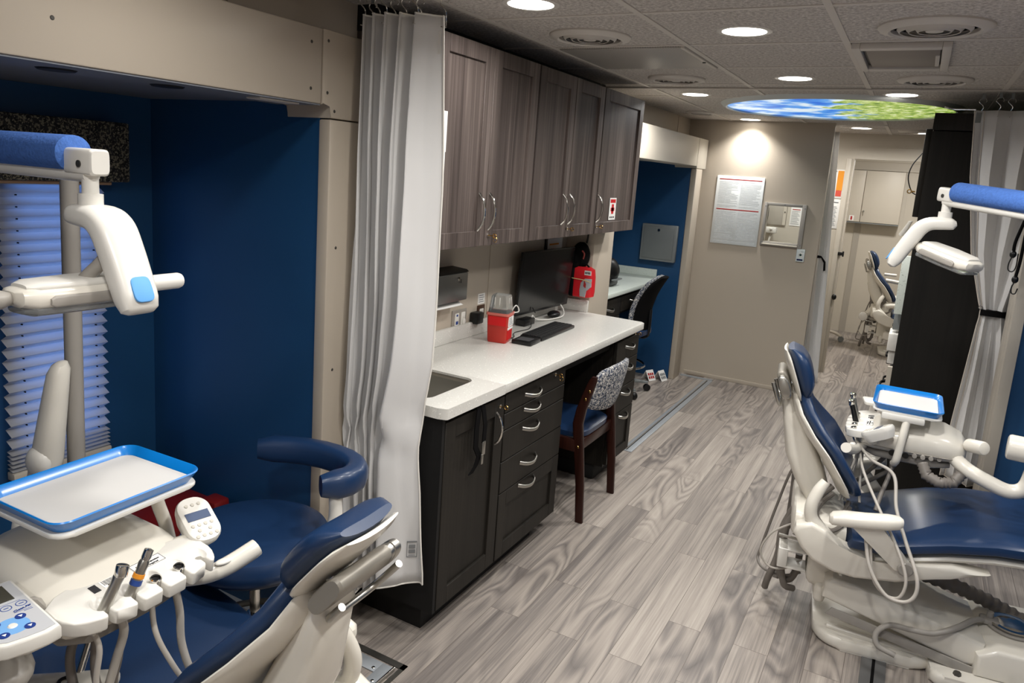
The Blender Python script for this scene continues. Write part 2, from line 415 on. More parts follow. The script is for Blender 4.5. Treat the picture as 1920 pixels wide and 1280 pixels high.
# header, corner block and post of the left opening
struct('trim_1', M().box(-1.90, HX, -1.7, 1.824, 1.917, 2.148, .006), beige)
t2 = struct('trim_2', M().prism([(1.828, 1.917), (1.866, 1.917), (1.866, 1.877), (2.045, 1.877), (2.045, 2.148), (1.828, 2.148)], 'x', -1.90, HX, .004), beige)
struct('trim_3', M().box(-1.757, HX, 1.866, 2.045, 0, 1.873, .006).box(-1.90, -1.757, 1.93, 2.04, 0, 1.873), beige)
for y, z in ((1.775, 1.96), (1.775, 2.10), (1.85, 1.955), (1.85, 2.115), (1.885, 1.90), (2.02, 1.905), (2.02, 2.11), (.98, 2.01), (1.91, 1.45), (1.91, 1.02), (2.01, .6), (1.91, .32)):
    mk('screw', M().lathe([(.0001, .0015), (.004, .0015), (.0055, 0)], 10, (HX, y, z), (1, 0, 0)), dkmetal, t2)
# second left alcove
w = M(); b2 = -2.62
struct('wall_alcove2_back', M().box(b2-.05, b2, 4.6, 6.46, 0, 1.96), blue)
struct('wall_alcove2_side', M().box(b2, -1.757, 6.40, 6.46, 0, 1.96), blue)
struct('wall_alcove2_near', M().box(b2, -1.757, 4.57, 4.61, 0, 1.96), blue)
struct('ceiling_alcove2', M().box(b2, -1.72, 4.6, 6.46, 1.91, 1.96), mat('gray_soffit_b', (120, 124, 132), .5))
struct('trim_4', M().box(-1.90, HX, 4.573, 6.395, 1.893, 2.13, .006), offwhite)
struct('trim_5', M().prism([(6.398, 1.895), (6.40, 1.875), (6.70, 1.875), (6.70, 2.13), (6.398, 2.13)], 'x', -1.90, HX, .004), offwhite)
struct('trim_6', M().box(-1.757, HX, 6.41, 6.60, 0, 1.871, .006).box(-1.9, -1.757, 6.46, 6.7, 0, 1.871), beige)
struct('trim_7', M().box(-1.90, HX, 4.245, 4.57, 0, 2.13, .006), beige)
# partition with a glazed pass-through
w = M(); y0, y1 = 6.715, 6.775; hx0, hx1, hz0, hz1 = -1.143, -.862, 1.298, 1.607
w.box(-1.95, hx0, y0, y1, 0, CZ); w.box(hx1, -.700, y0, y1, 0, CZ); w.box(hx0, hx1, y0, y1, 0, hz0); w.box(hx0, hx1, y0, y1, hz1, CZ)
struct('wall_partition', w, beige)
struct('baseboard_partition', M().box(-1.70, -.700, 6.707, 6.716, 0, .035, .003), beige)
f = M()
f.box(-1.166, hx0, 6.692, 6.72, 1.262, 1.632, .003); f.box(hx1, -.826, 6.692, 6.72, 1.262, 1.632, .003)
f.box(hx0, hx1, 6.692, 6.72, 1.262, hz0, .003); f.box(hx0, hx1, 6.692, 6.72, hz1, 1.632, .003)
wf = struct('window_2', f, mat('gray_frame', (166, 161, 154), .4))
mk('pane', M().box(hx0, hx1, 6.738, 6.742, hz0, hz1), glass, wf)
mk('sill', M().box(-1.15, -.86, 6.676, 6.693, 1.272, 1.282, .002), mat('pale_sill', (222, 214, 198), .4), wf)
for x, z in ((-1.154, 1.29), (-1.154, 1.60), (-.838, 1.29), (-.838, 1.60), (-1.0, 1.62), (-1.0, 1.254+.016)):
    mk('screw', M().lathe([(.0001, .001), (.004, .001), (.005, 0)], 8, (x, 6.692, z), (0, -1, 0)), graymetal, wf)
# doorway wall beyond the partition
struct('wall_doorway', M().box(-1.95, -.607, 7.77, 7.84, 0, 2.075).box(-1.95, .7, 7.77, 7.84, 2.075, CZ+.15), offwhite)
struct('door_1', M().box(-.668, -.622, 7.752, 7.77, 0, 2.075, .004).box(-.607, -.598, 7.76, 7.85, 0, 2.075, .002), offwhite)
struct('trim_9', M().box(-.60, .7, 7.762, 7.772, 2.075, 2.10).box(-.61, .7, 7.755, 7.772, 2.19, 2.197), offwhite)
# far room
struct('wall_far', M().box(-1.2, 1.0, 10.36, 10.42, 0, 2.45), offwhite)
struct('wall_far_left', M().box(-1.2, -1.14, 7.84, 10.4, 0, 2.45), offwhite)
struct('wall_far_right', M().box(.68, .74, 7.7, 10.42, 0, 2.45), offwhite)
s = M()
s.box(-.87, .9, 10.345, 10.362, 2.16, 2.18); s.box(-.87, .9, 10.335, 10.362, 2.055, 2.075)
for x in (-.815, -.15, .02): s.box(x-.012, x+.012, 10.352, 10.362, .0, 2.16)
struct('trim_10', s, offwhite)
struct('seam_shade_band', M().box(-.69, -.62, 10.352, 10.362, 0, 1.40), greige)  # darker band at a wall seam, its shading put into the colour
# right side
struct('wall_right', M().box(.62, .68, 4.42, 7.8, 0, CZ), beige)
struct('wall_right_near', M().box(RX, .60, -1.7, 1.55, 0, CZ), beige)
struct('wall_back', M().box(-1.95, .7, -1.76, -1.7, 0, CZ), beige)
struct('wall_right_alcove_back', M().box(1.38, 1.44, 1.4, 4.35, 0, 1.98), blue)
struct('wall_right_alcove_side', M().box(.50, 1.38, 4.274, 4.335, 0, 1.98), blue)
struct('wall_right_alcove_near', M().box(.50, 1.38, 1.49, 1.55, 0, 1.98), blue)
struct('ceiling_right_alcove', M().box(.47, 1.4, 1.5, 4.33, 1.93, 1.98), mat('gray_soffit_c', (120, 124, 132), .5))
struct('trim_12', M().box(RX, .64, 1.3, 4.27, 1.915, 2.148, .006), beige)
struct('trim_13', M().box(RX, .50, 4.19, 4.275, 0, 1.91, .004).box(RX, .64, 4.278, 4.44, 0, 2.148, .004), greige)
struct('wall_right_upper', M().box(.63, .68, 1.3, 4.5, 2.1, CZ), beige)

# ------------------------------------------------------------------ window, blind, valance of the left alcove
wf = struct('window_1', M().box(bx-.05, bx-.03, 1.335, 1.35, .6, 1.66).box(bx-.05, bx-.03, 1.625, 1.64, .6, 1.66).box(bx-.05, bx-.03, 1.335, 1.64, 1.1, 1.12), graymetal)
mk('pane', M().box(bx-.045, bx-.041, 1.335, 1.64, .6, 1.66), glass, wf)
bl = thing('pleated_blind', 'pleated cloth window blind glowing blue with dusk daylight', 'blind', (bx+.03, 1.465, .565))
P = []; zt = 1.63; zb = .675; n = 24; zs = [zt-(zt-zb)*(1-(1-k/n)**1.0) for k in range(n+1)]
prof = []
for k in range(2*n+1):
    z = zt-(zt-zb)*k/(2*n); prof.append((bx+.012+(.036 if k % 2 else 0), z))
zz = zb
for k in range(10):
    zz -= .0075; prof.append((bx+.012+(.036 if k % 2 == 0 else 0), zz))
m = M(); m.grid([[(x, y, z) for y in (1.288, 1.643)] for x, z in prof])
mk('pleats', m, blind_mat(), bl, sharp=10)
mk('bottom_rail', M().box(bx+.008, bx+.052, 1.288, 1.645, .573, .602, .004), offwhite, bl)
mk('cord_hole', (lambda q: [q.box(bx+.03, bx+.034+.006, y-.0015, y+.0015, zt-(zt-zb)*(2*k+1.5)/(2*n)-.002, zt-(zt-zb)*(2*k+1.5)/(2*n)+.002) for k in range(n) for y in (1.345, 1.605)] and q)(M()), blackm, bl)
va = thing('window_valance', 'dark flecked fabric-covered valance box above the blind', 'valance', (bx+.06, 1.3, 1.61))
mk('valance_box', M().box(bx+.002, bx+.12, .75, 1.70, 1.612, 1.822, .008), granite, va)
mk('head_rail', M().box(bx+.01, bx+.10, .78, 1.64, 1.60, 1.615, .003), mat('tan_rail', (150, 122, 98), .5), va)

# ------------------------------------------------------------------ floor strips
def strip(name, boxes, m, lab): return solo(name, (lambda q: [q.box(*b) for b in boxes] and q)(M()), m, lab, 'floor strip')
st = thing('floor_plate', 'brushed metal corner plate set in floor at the left alcove edge', 'floor plate', (-1.5, 1.8, 0))
mk('plate', M().box(-2.5, -1.415, 1.838, 1.893, .0005, .004, .001).box(-1.415, -1.372, -.8, 1.893, .0005, .004, .001), alum, st)
mk('outer_edging', M().box(-2.5, -1.335, 1.902, 1.93, .0005, .003).box(-1.353, -1.335, -.8, 1.93, .0005, .003), dkmetal, st)
mk('edge_rod', M().cyl((-1.364, -.8, .008), (-1.364, 1.888, .008), .006, 10), chrome, st)
for x, y in ((-1.43, 1.855), (-1.39, 1.80)): mk('screw', M().lathe([(.0001, .0055), (.005, .0055), (.007, .004)], 12, (x, y, 0)), chrome, st)
st = thing('floor_strip', 'long aluminium slide strip in the floor along the second alcove', 'floor strip', (-1.44, 5.5, 0))
mk('strip', M().box(-1.475, -1.40, 4.44, 6.60, .0005, .004, .001), alum, st)
mk('slot', M().box(-1.443, -1.438, 4.46, 6.58, .004, .0048), blackm, st)
mk('rod', M().cyl((-1.446, 4.46, .006), (-1.446, 6.58, .006), .0035, 8), chrome, st)
strip('floor_strip', [(-1.70, -1.41, 6.605, 6.62, .0005, .004), (-1.70, -1.41, 6.625, 6.65, .0005, .006)], alum, 'short bright metal strip on the floor at the partition foot')
strip('floor_patch', [(-1.66, -1.50, 6.652, 6.702, .0005, .002)], mat('brown_patch', (96, 84, 74), .5), 'small brown floor inlay between strip and partition')
st = thing('floor_strip', 'dull metal slide strip with dark slot under the right chair base', 'floor strip', (.1, 2.9, 0))
mk('strip', M().box(.055, .14, 1.6, 4.2, .0005, .004, .001), mat('dull_zinc', (118, 118, 118), .5, .6), st)
mk('slot', M().box(.092, .103, 1.6, 4.2, .004, .0048), blackm, st)
# ------------------------------------------------------------------ cabinets on the left
def panel_door(m, x, y0, y1, z0, z1, st=.062, t=.02, rec=.010):
    """shaker door facing +X, front face at x"""
    m.box(x-t, x-rec, y0, y1, z0, z1)
    m.box(x-rec-.001, x, y0, y0+st, z0, z1, .0015, 1); m.box(x-rec-.001, x, y1-st, y1, z0, z1, .0015, 1)
    m.box(x-rec-.001, x, y0+st, y1-st, z0, z0+st, .0015, 1); m.box(x-rec-.001, x, y0+st, y1-st, z1-st, z1, .0015, 1)
    return m
def arch_v(x, y, z0, z1, out=.03, r=.005):
    """bow handle standing upright on a face at x"""
    pts = [(x-.002, y, z0)]+[(x+out*math.sin(PI*k/8)**.7, y, z0+(z1-z0)*k/8) for k in range(1, 8)]+[(x-.002, y, z1)]
    return M().tube(pts, r, 8, 4)
def arch_h(x, y0, y1, z, out=.028, r=.0045):
    pts = [(x-.002, y0, z)]+[(x+out*math.sin(PI*k/8)**.6, y0+(y1-y0)*k/8, z-.012*math.sin(PI*k/8)) for k in range(1, 8)]+[(x-.002, y1, z)]
    return M().tube(pts, r, 8, 4, flat=1.9)
def lock(parent, x, y, z, key=True, ring_=False):
    mk('lock', M().cyl((x-.002, y, z), (x+.006, y, z), .009, 14), chrome, parent)
    if key:
        k = M().box(x+.005, x+.024, y-.0015, y+.0015, z-.002, z+.002).torus((x+.032, y, z), .008, .0022, (0, 1, 0), 16, 6)
        if ring_: k.torus((x+.034, y+.002, z-.014), .012, .001, (.3, 1, 0), 18, 5)
        mk('key', k, brass, parent)
XU = -1.54
uppers = [('dark wood wall cabinet with two doors and a key, next to the curtain', 2.20, [(2.23, 2.612), (2.618, 3.012)], 2.645),
          ('dark wood wall cabinet with two doors above the monitor, middle of the row', 3.018, [(3.022, 3.415), (3.421, 3.792)], 3.43),
          ('dark wood wall cabinet with one door bearing a red cross sticker', 3.798, [(3.802, 4.43)], 3.82)]
for i, (lab, y0, doors, ky) in enumerate(uppers):
    ye = doors[-1][1]+.002
    t = thing('wall_cabinet', lab, 'cabinet', (-1.72, (y0+ye)/2, 1.437), 0, 'wall cabinets over the counter')
    mk('body', M().box(WX+.002, XU-.022, y0, min(ye, 4.24), 1.45, 2.215).box(HX+.004, XU-.022, min(ye, 4.24)-.01, ye, 1.45, 2.215), woodd, t)
    for j, (a, b) in enumerate(doors):
        d = mk('door', panel_door(M(), XU, a, b, 1.437, 2.217), woodd, t)
        hy = (b-.055) if (len(doors) == 2 and j == 0) else (a+.022 if len(doors) == 2 else a+.018)
        mk('handle', arch_v(XU, hy, 1.502, 1.652), chrome, d)
    lock(t, XU, ky, 1.479, True, i == 0)
    if i == 2:
        st = mk('sticker', M().box(XU-.007, XU-.0055, 4.016, 4.118, 1.508, 1.634), paper, d)
        cr = M().box(XU-.0056, XU-.0048, 4.05, 4.084, 1.542, 1.598).box(XU-.0056, XU-.0048, 4.038, 4.096, 1.558, 1.578)
        cr.box(XU-.0056, XU-.0048, 4.026, 4.108, 1.606, 1.626)
        mk('red_cross', cr, mat('sticker_red', (200, 20, 30), .5), st)
        q = M(); 
        for yy in (4.04, 4.066, 4.092): q.box(XU-.0056, XU-.0048, yy-.008, yy+.008, 1.518, 1.528)
        mk('printed_marks', q, ink, st)
struct('gap_shade_strip', M().box(WX, -1.80, 2.2, 4.42, 2.217, CZ), shadowgap)  # black filler painting the shade in the gap between cabinets and ceiling

# base cabinets
XB = -1.357
t = thing('sink_cabinet', 'dark base cabinet with one panelled door under the sink', 'cabinet', (-1.63, 2.34, 0))
mk('body', M().box(WX+.002, XB-.021, 2.124, 2.556, .1, .74).box(XB-.04, XB-.021, 2.124, 2.556, .74, .872).box(WX+.002, XB-.04, 2.54, 2.556, .74, .872), woodd_shaded, t)
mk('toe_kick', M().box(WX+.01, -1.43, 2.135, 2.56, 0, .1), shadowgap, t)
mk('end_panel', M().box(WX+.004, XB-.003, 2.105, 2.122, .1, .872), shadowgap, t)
d = mk('door', panel_door(M(), XB, 2.124, 2.556, .104, .845, .07), woodd_shaded, t)
mk('handle', arch_v(XB, 2.495, .655, .79, .03), chrome, d)
lock(t, XB, 2.512, .812)
t = thing('drawer_cabinet', 'dark base cabinet with five drawers between sink and knee space', 'cabinet', (-1.63, 2.86, 0), 0, 'drawer base cabinets')
mk('body', M().box(WX+.002, XB-.021, 2.562, 3.165, .1, .872), woodd_shaded, t)
mk('toe_kick', M().box(WX+.01, -1.43, 2.562, 3.05, 0, .1), shadowgap, t)
for z0, z1, hz in ((.766, .848, .806), (.692, .762, .738), (.553, .688, .652), (.41, .549, .494), (.104, .406, .388)):
    if z1-z0 > .2: d = mk('drawer', panel_door(M(), XB, 2.566, 3.155, z0, z1, .065), woodd_shaded, t)
    else: d = mk('drawer', M().box(XB-.02, XB, 2.566, 3.155, z0, z1, .002, 1), woodd_shaded, t)
    mk('handle', arch_h(XB, 2.74, 2.885, hz), steel, d)
lock(t, XB, 3.03, .835, True, True)
t = thing('drawer_cabinet', 'dark base cabinet with four drawers at the far counter end', 'cabinet', (-1.63, 4.03, 0), 0, 'drawer base cabinets')
mk('body', M().box(WX+.002, XB-.021, 3.85, 4.225, .1, .872), woodd_shaded, t)
mk('toe_kick', M().box(WX+.01, -1.43, 3.86, 4.20, 0, .1, .02), shadowgap, t)
for z0, z1, hz in ((.715, .84, .795), (.556, .711, .67), (.404, .552, .515), (.115, .40, .372)):
    if z1-z0 > .2: d = mk('drawer', panel_door(M(), XB, 3.855, 4.22, z0, z1, .055), woodd_shaded, t)
    else: d = mk('drawer', M().box(XB-.02, XB, 3.855, 4.22, z0, z1, .002, 1), woodd_shaded, t)
    mk('handle', arch_h(XB, 3.99, 4.115, hz), steel, d)
lock(t, XB, 4.13, .855)
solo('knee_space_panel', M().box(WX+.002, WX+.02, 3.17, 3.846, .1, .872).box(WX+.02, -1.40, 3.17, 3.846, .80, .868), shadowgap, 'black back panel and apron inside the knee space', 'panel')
solo('floor_box', M().box(-1.86, -1.62, 3.55, 3.75, .002, .17, .008), blackp, 'black box standing on floor in the knee space', 'box')

# counter with an under-mounted sink
XC = -1.327; ct = thing('countertop', 'white speckled worktop over the dark base cabinets', 'countertop', (-1.6, 3.1, .872))
hole = rrect(-1.80, -1.452, 2.135, 2.475, .045, 6)
m = M(); n = len(hole); outer = []
# top plate as prisms round the hole
zt, zb = .912, .872
pl = M()
pl.prism([(XC, 4.195), (XC-.02, 4.215), (WX+.001, 4.242), (WX+.001, 2.50), (XC, 2.50)], 'z', zb, zt, .004)
mk('top', pl, counter, ct)
q = M()
outer = []
for (hx, hy) in hole:
    # matching point on the outer rectangle (star-shaped round the hole centre)
    cx, cy = -1.626, 2.305; dx, dy = hx-cx, hy-cy
    lim = []
    if dx > 1e-6: lim.append((XC-cx)/dx)
    if dx < -1e-6: lim.append((WX-cx)/dx)
    if dy > 1e-6: lim.append((2.50-cy)/dy)
    if dy < -1e-6: lim.append((2.078-cy)/dy)
    k = min(lim); outer.append((cx+dx*k, cy+dy*k))
def corner_fix(o):
    # rounded front-left corner
    x, y = o
    if x > XC-.035 and y < 2.113:
        a = math.atan2(y-2.113, x-(XC-.035)); return (XC-.035+.035*math.cos(a), 2.113+.035*math.sin(a))
    return o
for c in ((XC, 2.078), (WX, 2.078), (XC, 2.5), (WX, 2.5)):
    i = min(range(n), key=lambda k: math.atan2(outer[k][1]-2.305, outer[k][0]+1.626).__sub__(math.atan2(c[1]-2.305, c[0]+1.626)).__abs__()); outer[i] = c
outer = [corner_fix(o) for o in outer]
q.loft([[(x, y, zt) for x, y in hole], [(x, y, zt) for x, y in outer], [(x, y, zb) for x, y in outer], [(x, y, zb) for x, y in hole]], closed=True)
mk('sink_surround', q, counter, ct)
sk = M(); inner = rrect(-1.79, -1.46, 2.145, 2.465, .06, 6)
sk.loft([[(x, y, .903) for x, y in hole], [(x, y, .885) for x, y in hole], [(x, y, .78) for x, y in inner], [( -1.626+(x+1.626)*.9, 2.305+(y-2.305)*.9, .765) for x, y in inner]], cap=False)
sk.b.faces.new([v for v in sk.b.verts][-n:])
solo('sink_basin', sk, steel, 'stainless steel sink basin set into the white worktop', 'sink', solidify=.0015)
mk('backsplash', M().box(WX+.001, WX+.022, 2.08, 4.24, .912, .985, .004).box(WX+.02, WX+.186, 4.222, 4.243, .912, .985, .004), counter, ct)
# ------------------------------------------------------------------ dental chair (local frame: +x towards the feet, y across, z up)
Z3 = V((0, 0, 1)); Y3 = V((0, 1, 0))
def bowed(c, n, w, h, e, bow, k=28):
    return [p+n*bow*((p-c).dot(Y3)/max(w, .01))**2*w/.22 for p in ring(c, Y3, n, w, h, e, k)]
def dental_chair(label, loc, rz, group, lettering=False, rings=True):
    t = thing('dental_chair', label, 'dental chair', loc, rz, group)
    def P(name, m, mt, par=t, **k): return mk(name, m, mt, par, **k)
    # backrest
    E = [(-.282, .962, .075), (-.276, .945, .088), (-.256, .89, .125), (-.211, .82, .185), (-.16, .76, .222), (-.118, .698, .232), (-.085, .648, .22), (-.066, .612, .185), (-.06, .595, .12)]
    cu, sh = [], []
    for i, (u, z, w) in enumerate(E):
        a = E[max(i-1, 0)]; b = E[min(i+1, len(E)-1)]
        tg = V((b[0]-a[0], 0, b[1]-a[1])).normalized(); nn = V((-tg.z, 0, tg.x))
        c = V((u, 0, z)); end = i in (0, len(E)-1)
        cu.append(bowed(c+nn*.022, nn, w*(.9 if end else 1), .012 if end else .027, 3, .035))
        sh.append(bowed(c-nn*.014, nn, w+.006, .008 if end else .014, 2.6, .036))
    P('backrest_cushion', M(1).loft(cu), vinyl)
    shell = P('backrest_shell', M(1).loft(sh), cream)
    sp = M(1); S = []
    for u, z, w, d in ((-.305, .945, .045, .012), (-.300, .91, .06, .03), (-.272, .83, .066, .045), (-.238, .73, .078, .06), (-.19, .63, .09, .06), (-.155, .56, .095, .05), (-.135, .525, .08, .03)):
        S.append(ring((u, 0, z), Y3, V((.87, 0, .5)), w, d, 3.2, 24))
    sp.loft(S); P('spine_cover', sp, cream, shell)
    # headrest
    A = V((-.262, 0, .935)); B = V((-.338, 0, 1.128)); ax = (B-A).normalized(); nn = V((ax.z, 0, -ax.x))
    hc, hs = [], []
    for k in range(9):
        f = k/8; w = .114*(1-(abs(f-.5)*2)**4*.28); h = .036*math.sqrt(max(.05, 1-(abs(f-.52)*2)**2.4)); c = A+(B-A)*f
        hc.append([p+nn*.02*((p-c).dot(Y3)/.14)**2 for p in ring(c+nn*(.008+.8*h), Y3, nn, w, h, 2.6)])
        hs.append([p+nn*.02*((p-c).dot(Y3)/.14)**2 for p in ring(c-nn*.006, Y3, nn, w*1.02, .011*(.4 if k in (0, 8) else 1), 2.4)])
    P('headrest_cushion', M(1).loft(hc), vinyl)
    hshell = P('headrest_shell', M(1).loft(hs), cream)
    c = A+(B-A)*.36-nn*.042
    hb = M(1); hb.loft([ring(c+Y3*y, ax, nn, .058*s, .021*s, 2.8, 24) for y, s in ((-.085, .9), (-.08, 1), (.08, 1), (.085, .9))])
    P('headrest_bracket', hb, mat('bracket_gray_'+str(len(bpy.data.materials)), (150, 145, 136), .4, .3), hshell)
    P('headrest_knob', M(1).loft([ring(c-Y3*y, ax, nn, .046*s, .021*s, 2.4, 24) for y, s in ((.087, .95), (.09, 1), (.105, 1), (.107, .95), (.109, 1), (.128, 1), (.132, .85))]), steel, hshell)
    lv = M(1); q = c-nn*.036-ax*.02
    lv.tube([q-Y3*.11+ax*.045, q-Y3*.115, q-Y3*.10-ax*.045, q-Y3*.03-ax*.055, q+Y3*.05-ax*.04, q+Y3*.06+ax*.02], .0085, 10, 5)
    P('headrest_lever', lv, steel, hshell)
    P('headrest_post', M(1).box(-.305, -.285, -.025, .025, .90, .99, .004), chrome, hshell)
    # seat
    U = [(-.035, .475, .2), (-.02, .492, .225), (.06, .507, .262), (.15, .535, .275), (.28, .575, .28), (.42, .603, .28), (.56, .612, .275), (.70, .596, .262), (.85, .55, .245), (1.0, .492, .225), (1.10, .458, .2), (1.13, .445, .16)]
    se, ss = [], []
    for i, (u, z, w) in enumerate(U):
        end = i in (0, len(U)-1); c = V((u, 0, z-.035))
        nn2 = V((0, 0, 1)); h = .024 if end else .037
        se.append([p+Z3*(-.014*(1-abs((p.y)/w)**2) if p.z > c.z else 0) for p in ring(c, Y3, Z3, w, h, 3.4, 32)])
        if 1 < i: ss.append(ring(c-Z3*.05, Y3, Z3, w*.93, .022, 3, 24))
    P('seat_cushion', M(1).loft(se), vinyl); P('seat_shell', M(1).loft(ss), cream)
    # curved side covers, hub, brackets, armrests
    side = [(-.222, .50), (-.228, .47), (-.198, .42), (-.155, .378), (-.076, .35), (.0, .345), (.137, .366), (.30, .43), (.42, .47), (.30, .478), (.137, .438), (.05, .415), (-.02, .428), (-.07, .462), (-.115, .505), (-.17, .525)]
    for y0, y1 in ((-.275, -.20), (.20, .275)): P('side_cover', M(1).prism(side, 'y', y0, y1, .016, 3), cream)
    hub = M(1); hub.loft([ring((u, 0, z), Y3, Z3, .205*s, .066*s, 4, 28) for u, z, s in ((-.232, .475, .86), (-.225, .475, .96), (-.20, .475, 1), (-.10, .465, 1), (-.04, .44, .95))])
    P('hub_cover', hub, cream)
    for y in (-.235, .235):
        P('back_bracket', M(1).tube([(-.135, y, .49), (-.172, y, .53), (-.178, y, .585), (-.16, y*.95, .64), (-.14, y*.9, .675)], [.026, .024, .023, .022, .018], 14, 5), cream)
    for s in (-1, 1):
        y = .31*s; a = M(1)
        a.loft([ring((u, y, z), Y3, Z3, .036*k, .026*k, 2.6, 20) for u, z, k in ((-.118, .576, .5), (-.108, .579, .85), (-.07, .586, 1), (.0, .594, 1), (.07, .606, 1), (.105, .612, .85), (.118, .614, .5))])
        ar = P('armrest', a, cream)
        b = M(1); b.loft([[(-.04, y-.016, .565), (.055, y-.016, .585), (.055, y+.016, .585), (-.04, y+.016, .565)], [(.12, y-.03*s-.016, .425), (.19, y-.03*s-.016, .43), (.19, y-.03*s+.016, .43), (.12, y-.03*s+.016, .425)]])
        P('armrest_strut', b, cream, ar)
        P('pivot_cap', M(1).lathe([(.0001, .012), (.022, .011), (.028, .004), (.028, 0)], 20, (.152, y-.03*s+.016*s, .44), (0, s, 0)), grayp, ar)
    # lift and base
    P('pedestal', M(1).box(-.15, .02, -.11, .11, .19, .36, .03, 3), cream)
    P('pedestal_skirt', M(1).box(-.115, -.07, -.12, .12, .13, .22, .02, 3), cream)
    lf = M(1); lf.prism([(-.088, .195), (-.085, .262), (-.06, .285), (.02, .272), (.47, .165), (.47, .075), (.41, .065)], 'y', -.185, .15, .016, 3)
    P('lift_arm', lf, cream)
    P('lift_link', M(1).prism([(-.07, .14), (.40, .045), (.44, .05), (.44, .075), (-.05, .17)], 'y', -.20, -.19, .003), grayp)
    bs = M(1); o = rrect(-.10, .34, -.20, .22, .10, 7); bs.prism(o, 'z', .0015, .05, .018, 3)
    bs.prism(rrect(.30, 1.0, -.27, .25, .04, 6), 'z', .0015, .052, .018, 3)
    P('base_plate', bs, cream)
    P('base_ridge', M(1).tube([(-.05, -.13, .055), (.06, -.15, .055), (.3, -.16, .055)], .014, 10, 4), cream)
    sb = M(1); sb.prism([(.44, .05), (.44, .135), (.50, .17), (.98, .17), (.98, .05)], 'y', -.215, .19, .016, 3)
    P('motor_cover', sb, cream)
    for x, y in ((.385, -.235), (.56, -.25)): P('bolt', M(1).lathe([(.0001, .064), (.012, .064), (.014, .052)], 6, (x, y, 0)), dkmetal)
    ub = M(1); ub.box(-.262, -.15, -.07, .03, .222, .228, .002).box(-.262, -.15, -.07, .03, .298, .304, .003).box(-.262, -.225, -.07, .03, .222, .304, .004).box(-.15, -.145, -.07, .03, .222, .304)
    u_ = P('utility_box', ub, white)
    P('box_hook', M(1).cyl((-.27, -.06, .358), (-.19, -.06, .352), .006, 8), steel, u_)
    # corrugated vacuum tube between seat and base
    cr = M(1); pts = [(.20, .09, .27), (.30, .1, .252), (.42, .1, .232), (.52, .1, .205), (.62, .09, .17), (.72, .07, .13)]
    L0 = []; 
    for i in range(len(pts)-1):
        a, b = V(pts[i]), V(pts[i+1])
        for k in range(14): L0.append(a+(b-a)*k/14)
    cr.tube(L0, [.030 if (i//2) % 2 else .025 for i in range(len(L0))], 14, 1)
    P('corrugated_tube', cr, hosed, sharp=60)
    # assistant's suction holder on the far side with its hoses
    ah = M(1); ah.cyl((-.10, .33, .60), (.13, .33, .615), .024, 16, b=.006).cyl((-.10, .33, .585), (-.24, .32, .69), .014, 12)
    a_ = P('suction_arm', ah, cream)
    for u, z in ((-.268, .735), (-.226, .673)):
        P('suction_holder', M(1).cyl((u, .27, z), (u, .35, z), .026, 20, b=.008), cream, a_)
        P('holder_screw', M(1).cyl((u, .264, z), (u, .272, z), .010, 12), blackp, a_)
    H = [([(-.265, .30, .71), (-.235, .3, .60), (-.225, .3, .465), (-.226, .28, .31), (-.236, .22, .175), (-.25, .16, .05)], .011),
         ([(-.222, .3, .65), (-.21, .3, .57), (-.217, .3, .453), (-.211, .3, .34), (-.19, .2, .26)], .013),
         ([(-.179, .2, .587), (-.187, .2, .487), (-.196, .2, .40), (-.17, .1, .33)], .018),
         ([(-.17, .05, .48), (-.21, .05, .452), (-.236, .05, .402), (-.258, .05, .311), (-.251, .05, .19), (-.232, .05, .121), (-.199, .05, .118), (-.177, .05, .173), (-.175, .05, .24)], .012),
         ([(-.187, .06, .45), (-.223, .06, .381), (-.246, .06, .315), (-.262, .06, .187), (-.284, .07, .09), (-.29, .1, .03)], .012),
         ([(-.20, .03, .44), (-.232, .03, .39), (-.248, .03, .315), (-.24, .03, .19), (-.22, .02, .105), (-.18, .05, .08)], .0115)]
    for pts, r in H: P('hose', M(1).tube(pts, r*1.2, 10, 6), hosed, a_)
    P('cord', M(1).tube([(-.20, .27, .60), (-.246, .25, .52), (-.285, .25, .344), (-.325, .22, .151), (-.332, .2, .10), (-.30, .12, .10), (-.22, .05, .13), (-.16, .05, .16)], .006, 8, 6), hosed, a_)
    P('cord', M(1).tube([(-.20, 0, .40), (-.243, 0, .375), (-.299, 0, .324), (-.33, 0, .24), (-.291, 0, .18), (-.228, 0, .185), (-.17, 0, .24)], .0045, 8, 6), hose_m, a_)
    # inner bundle between hub and seat
    for k, (dy, dz) in enumerate(((-.12, 0), (-.08, .012), (-.02, -.006))):
        P('hose', M(1).tube([(-.10, dy, .60+dz), (-.14, dy-.03, .56+dz), (-.15, dy-.06, .52), (-.10, dy-.09, .485), (-.05, dy-.05, .51), (-.03, dy, .54)], .009, 8, 6), hosed, a_)
    if lettering:
        lm = M(1); base = V((-.232, .062, .62)); r_ = V((-.0, -1, 0)); up = V((-.45, 0, .89))
        for k in range(3): lm.box(0, .004, 0, .03-.006*k, 0, .004, mat=Matrix.Translation(V((-.292+.016*k, -.02, .70-.02*k))))
    return t
chair_r = dental_chair('blue dental chair with cream shell in the aisle on the right', (-.05, 3.16, 0), math.radians(8), 'dental chairs')
chair_l = copy_tree(chair_r); chair_l['label'] = 'blue dental chair seen from behind its headrest, nearest the camera on the left'
chair_l.location = (-1.255, 1.08, 0); chair_l.rotation_euler = (0, 0, math.radians(182))
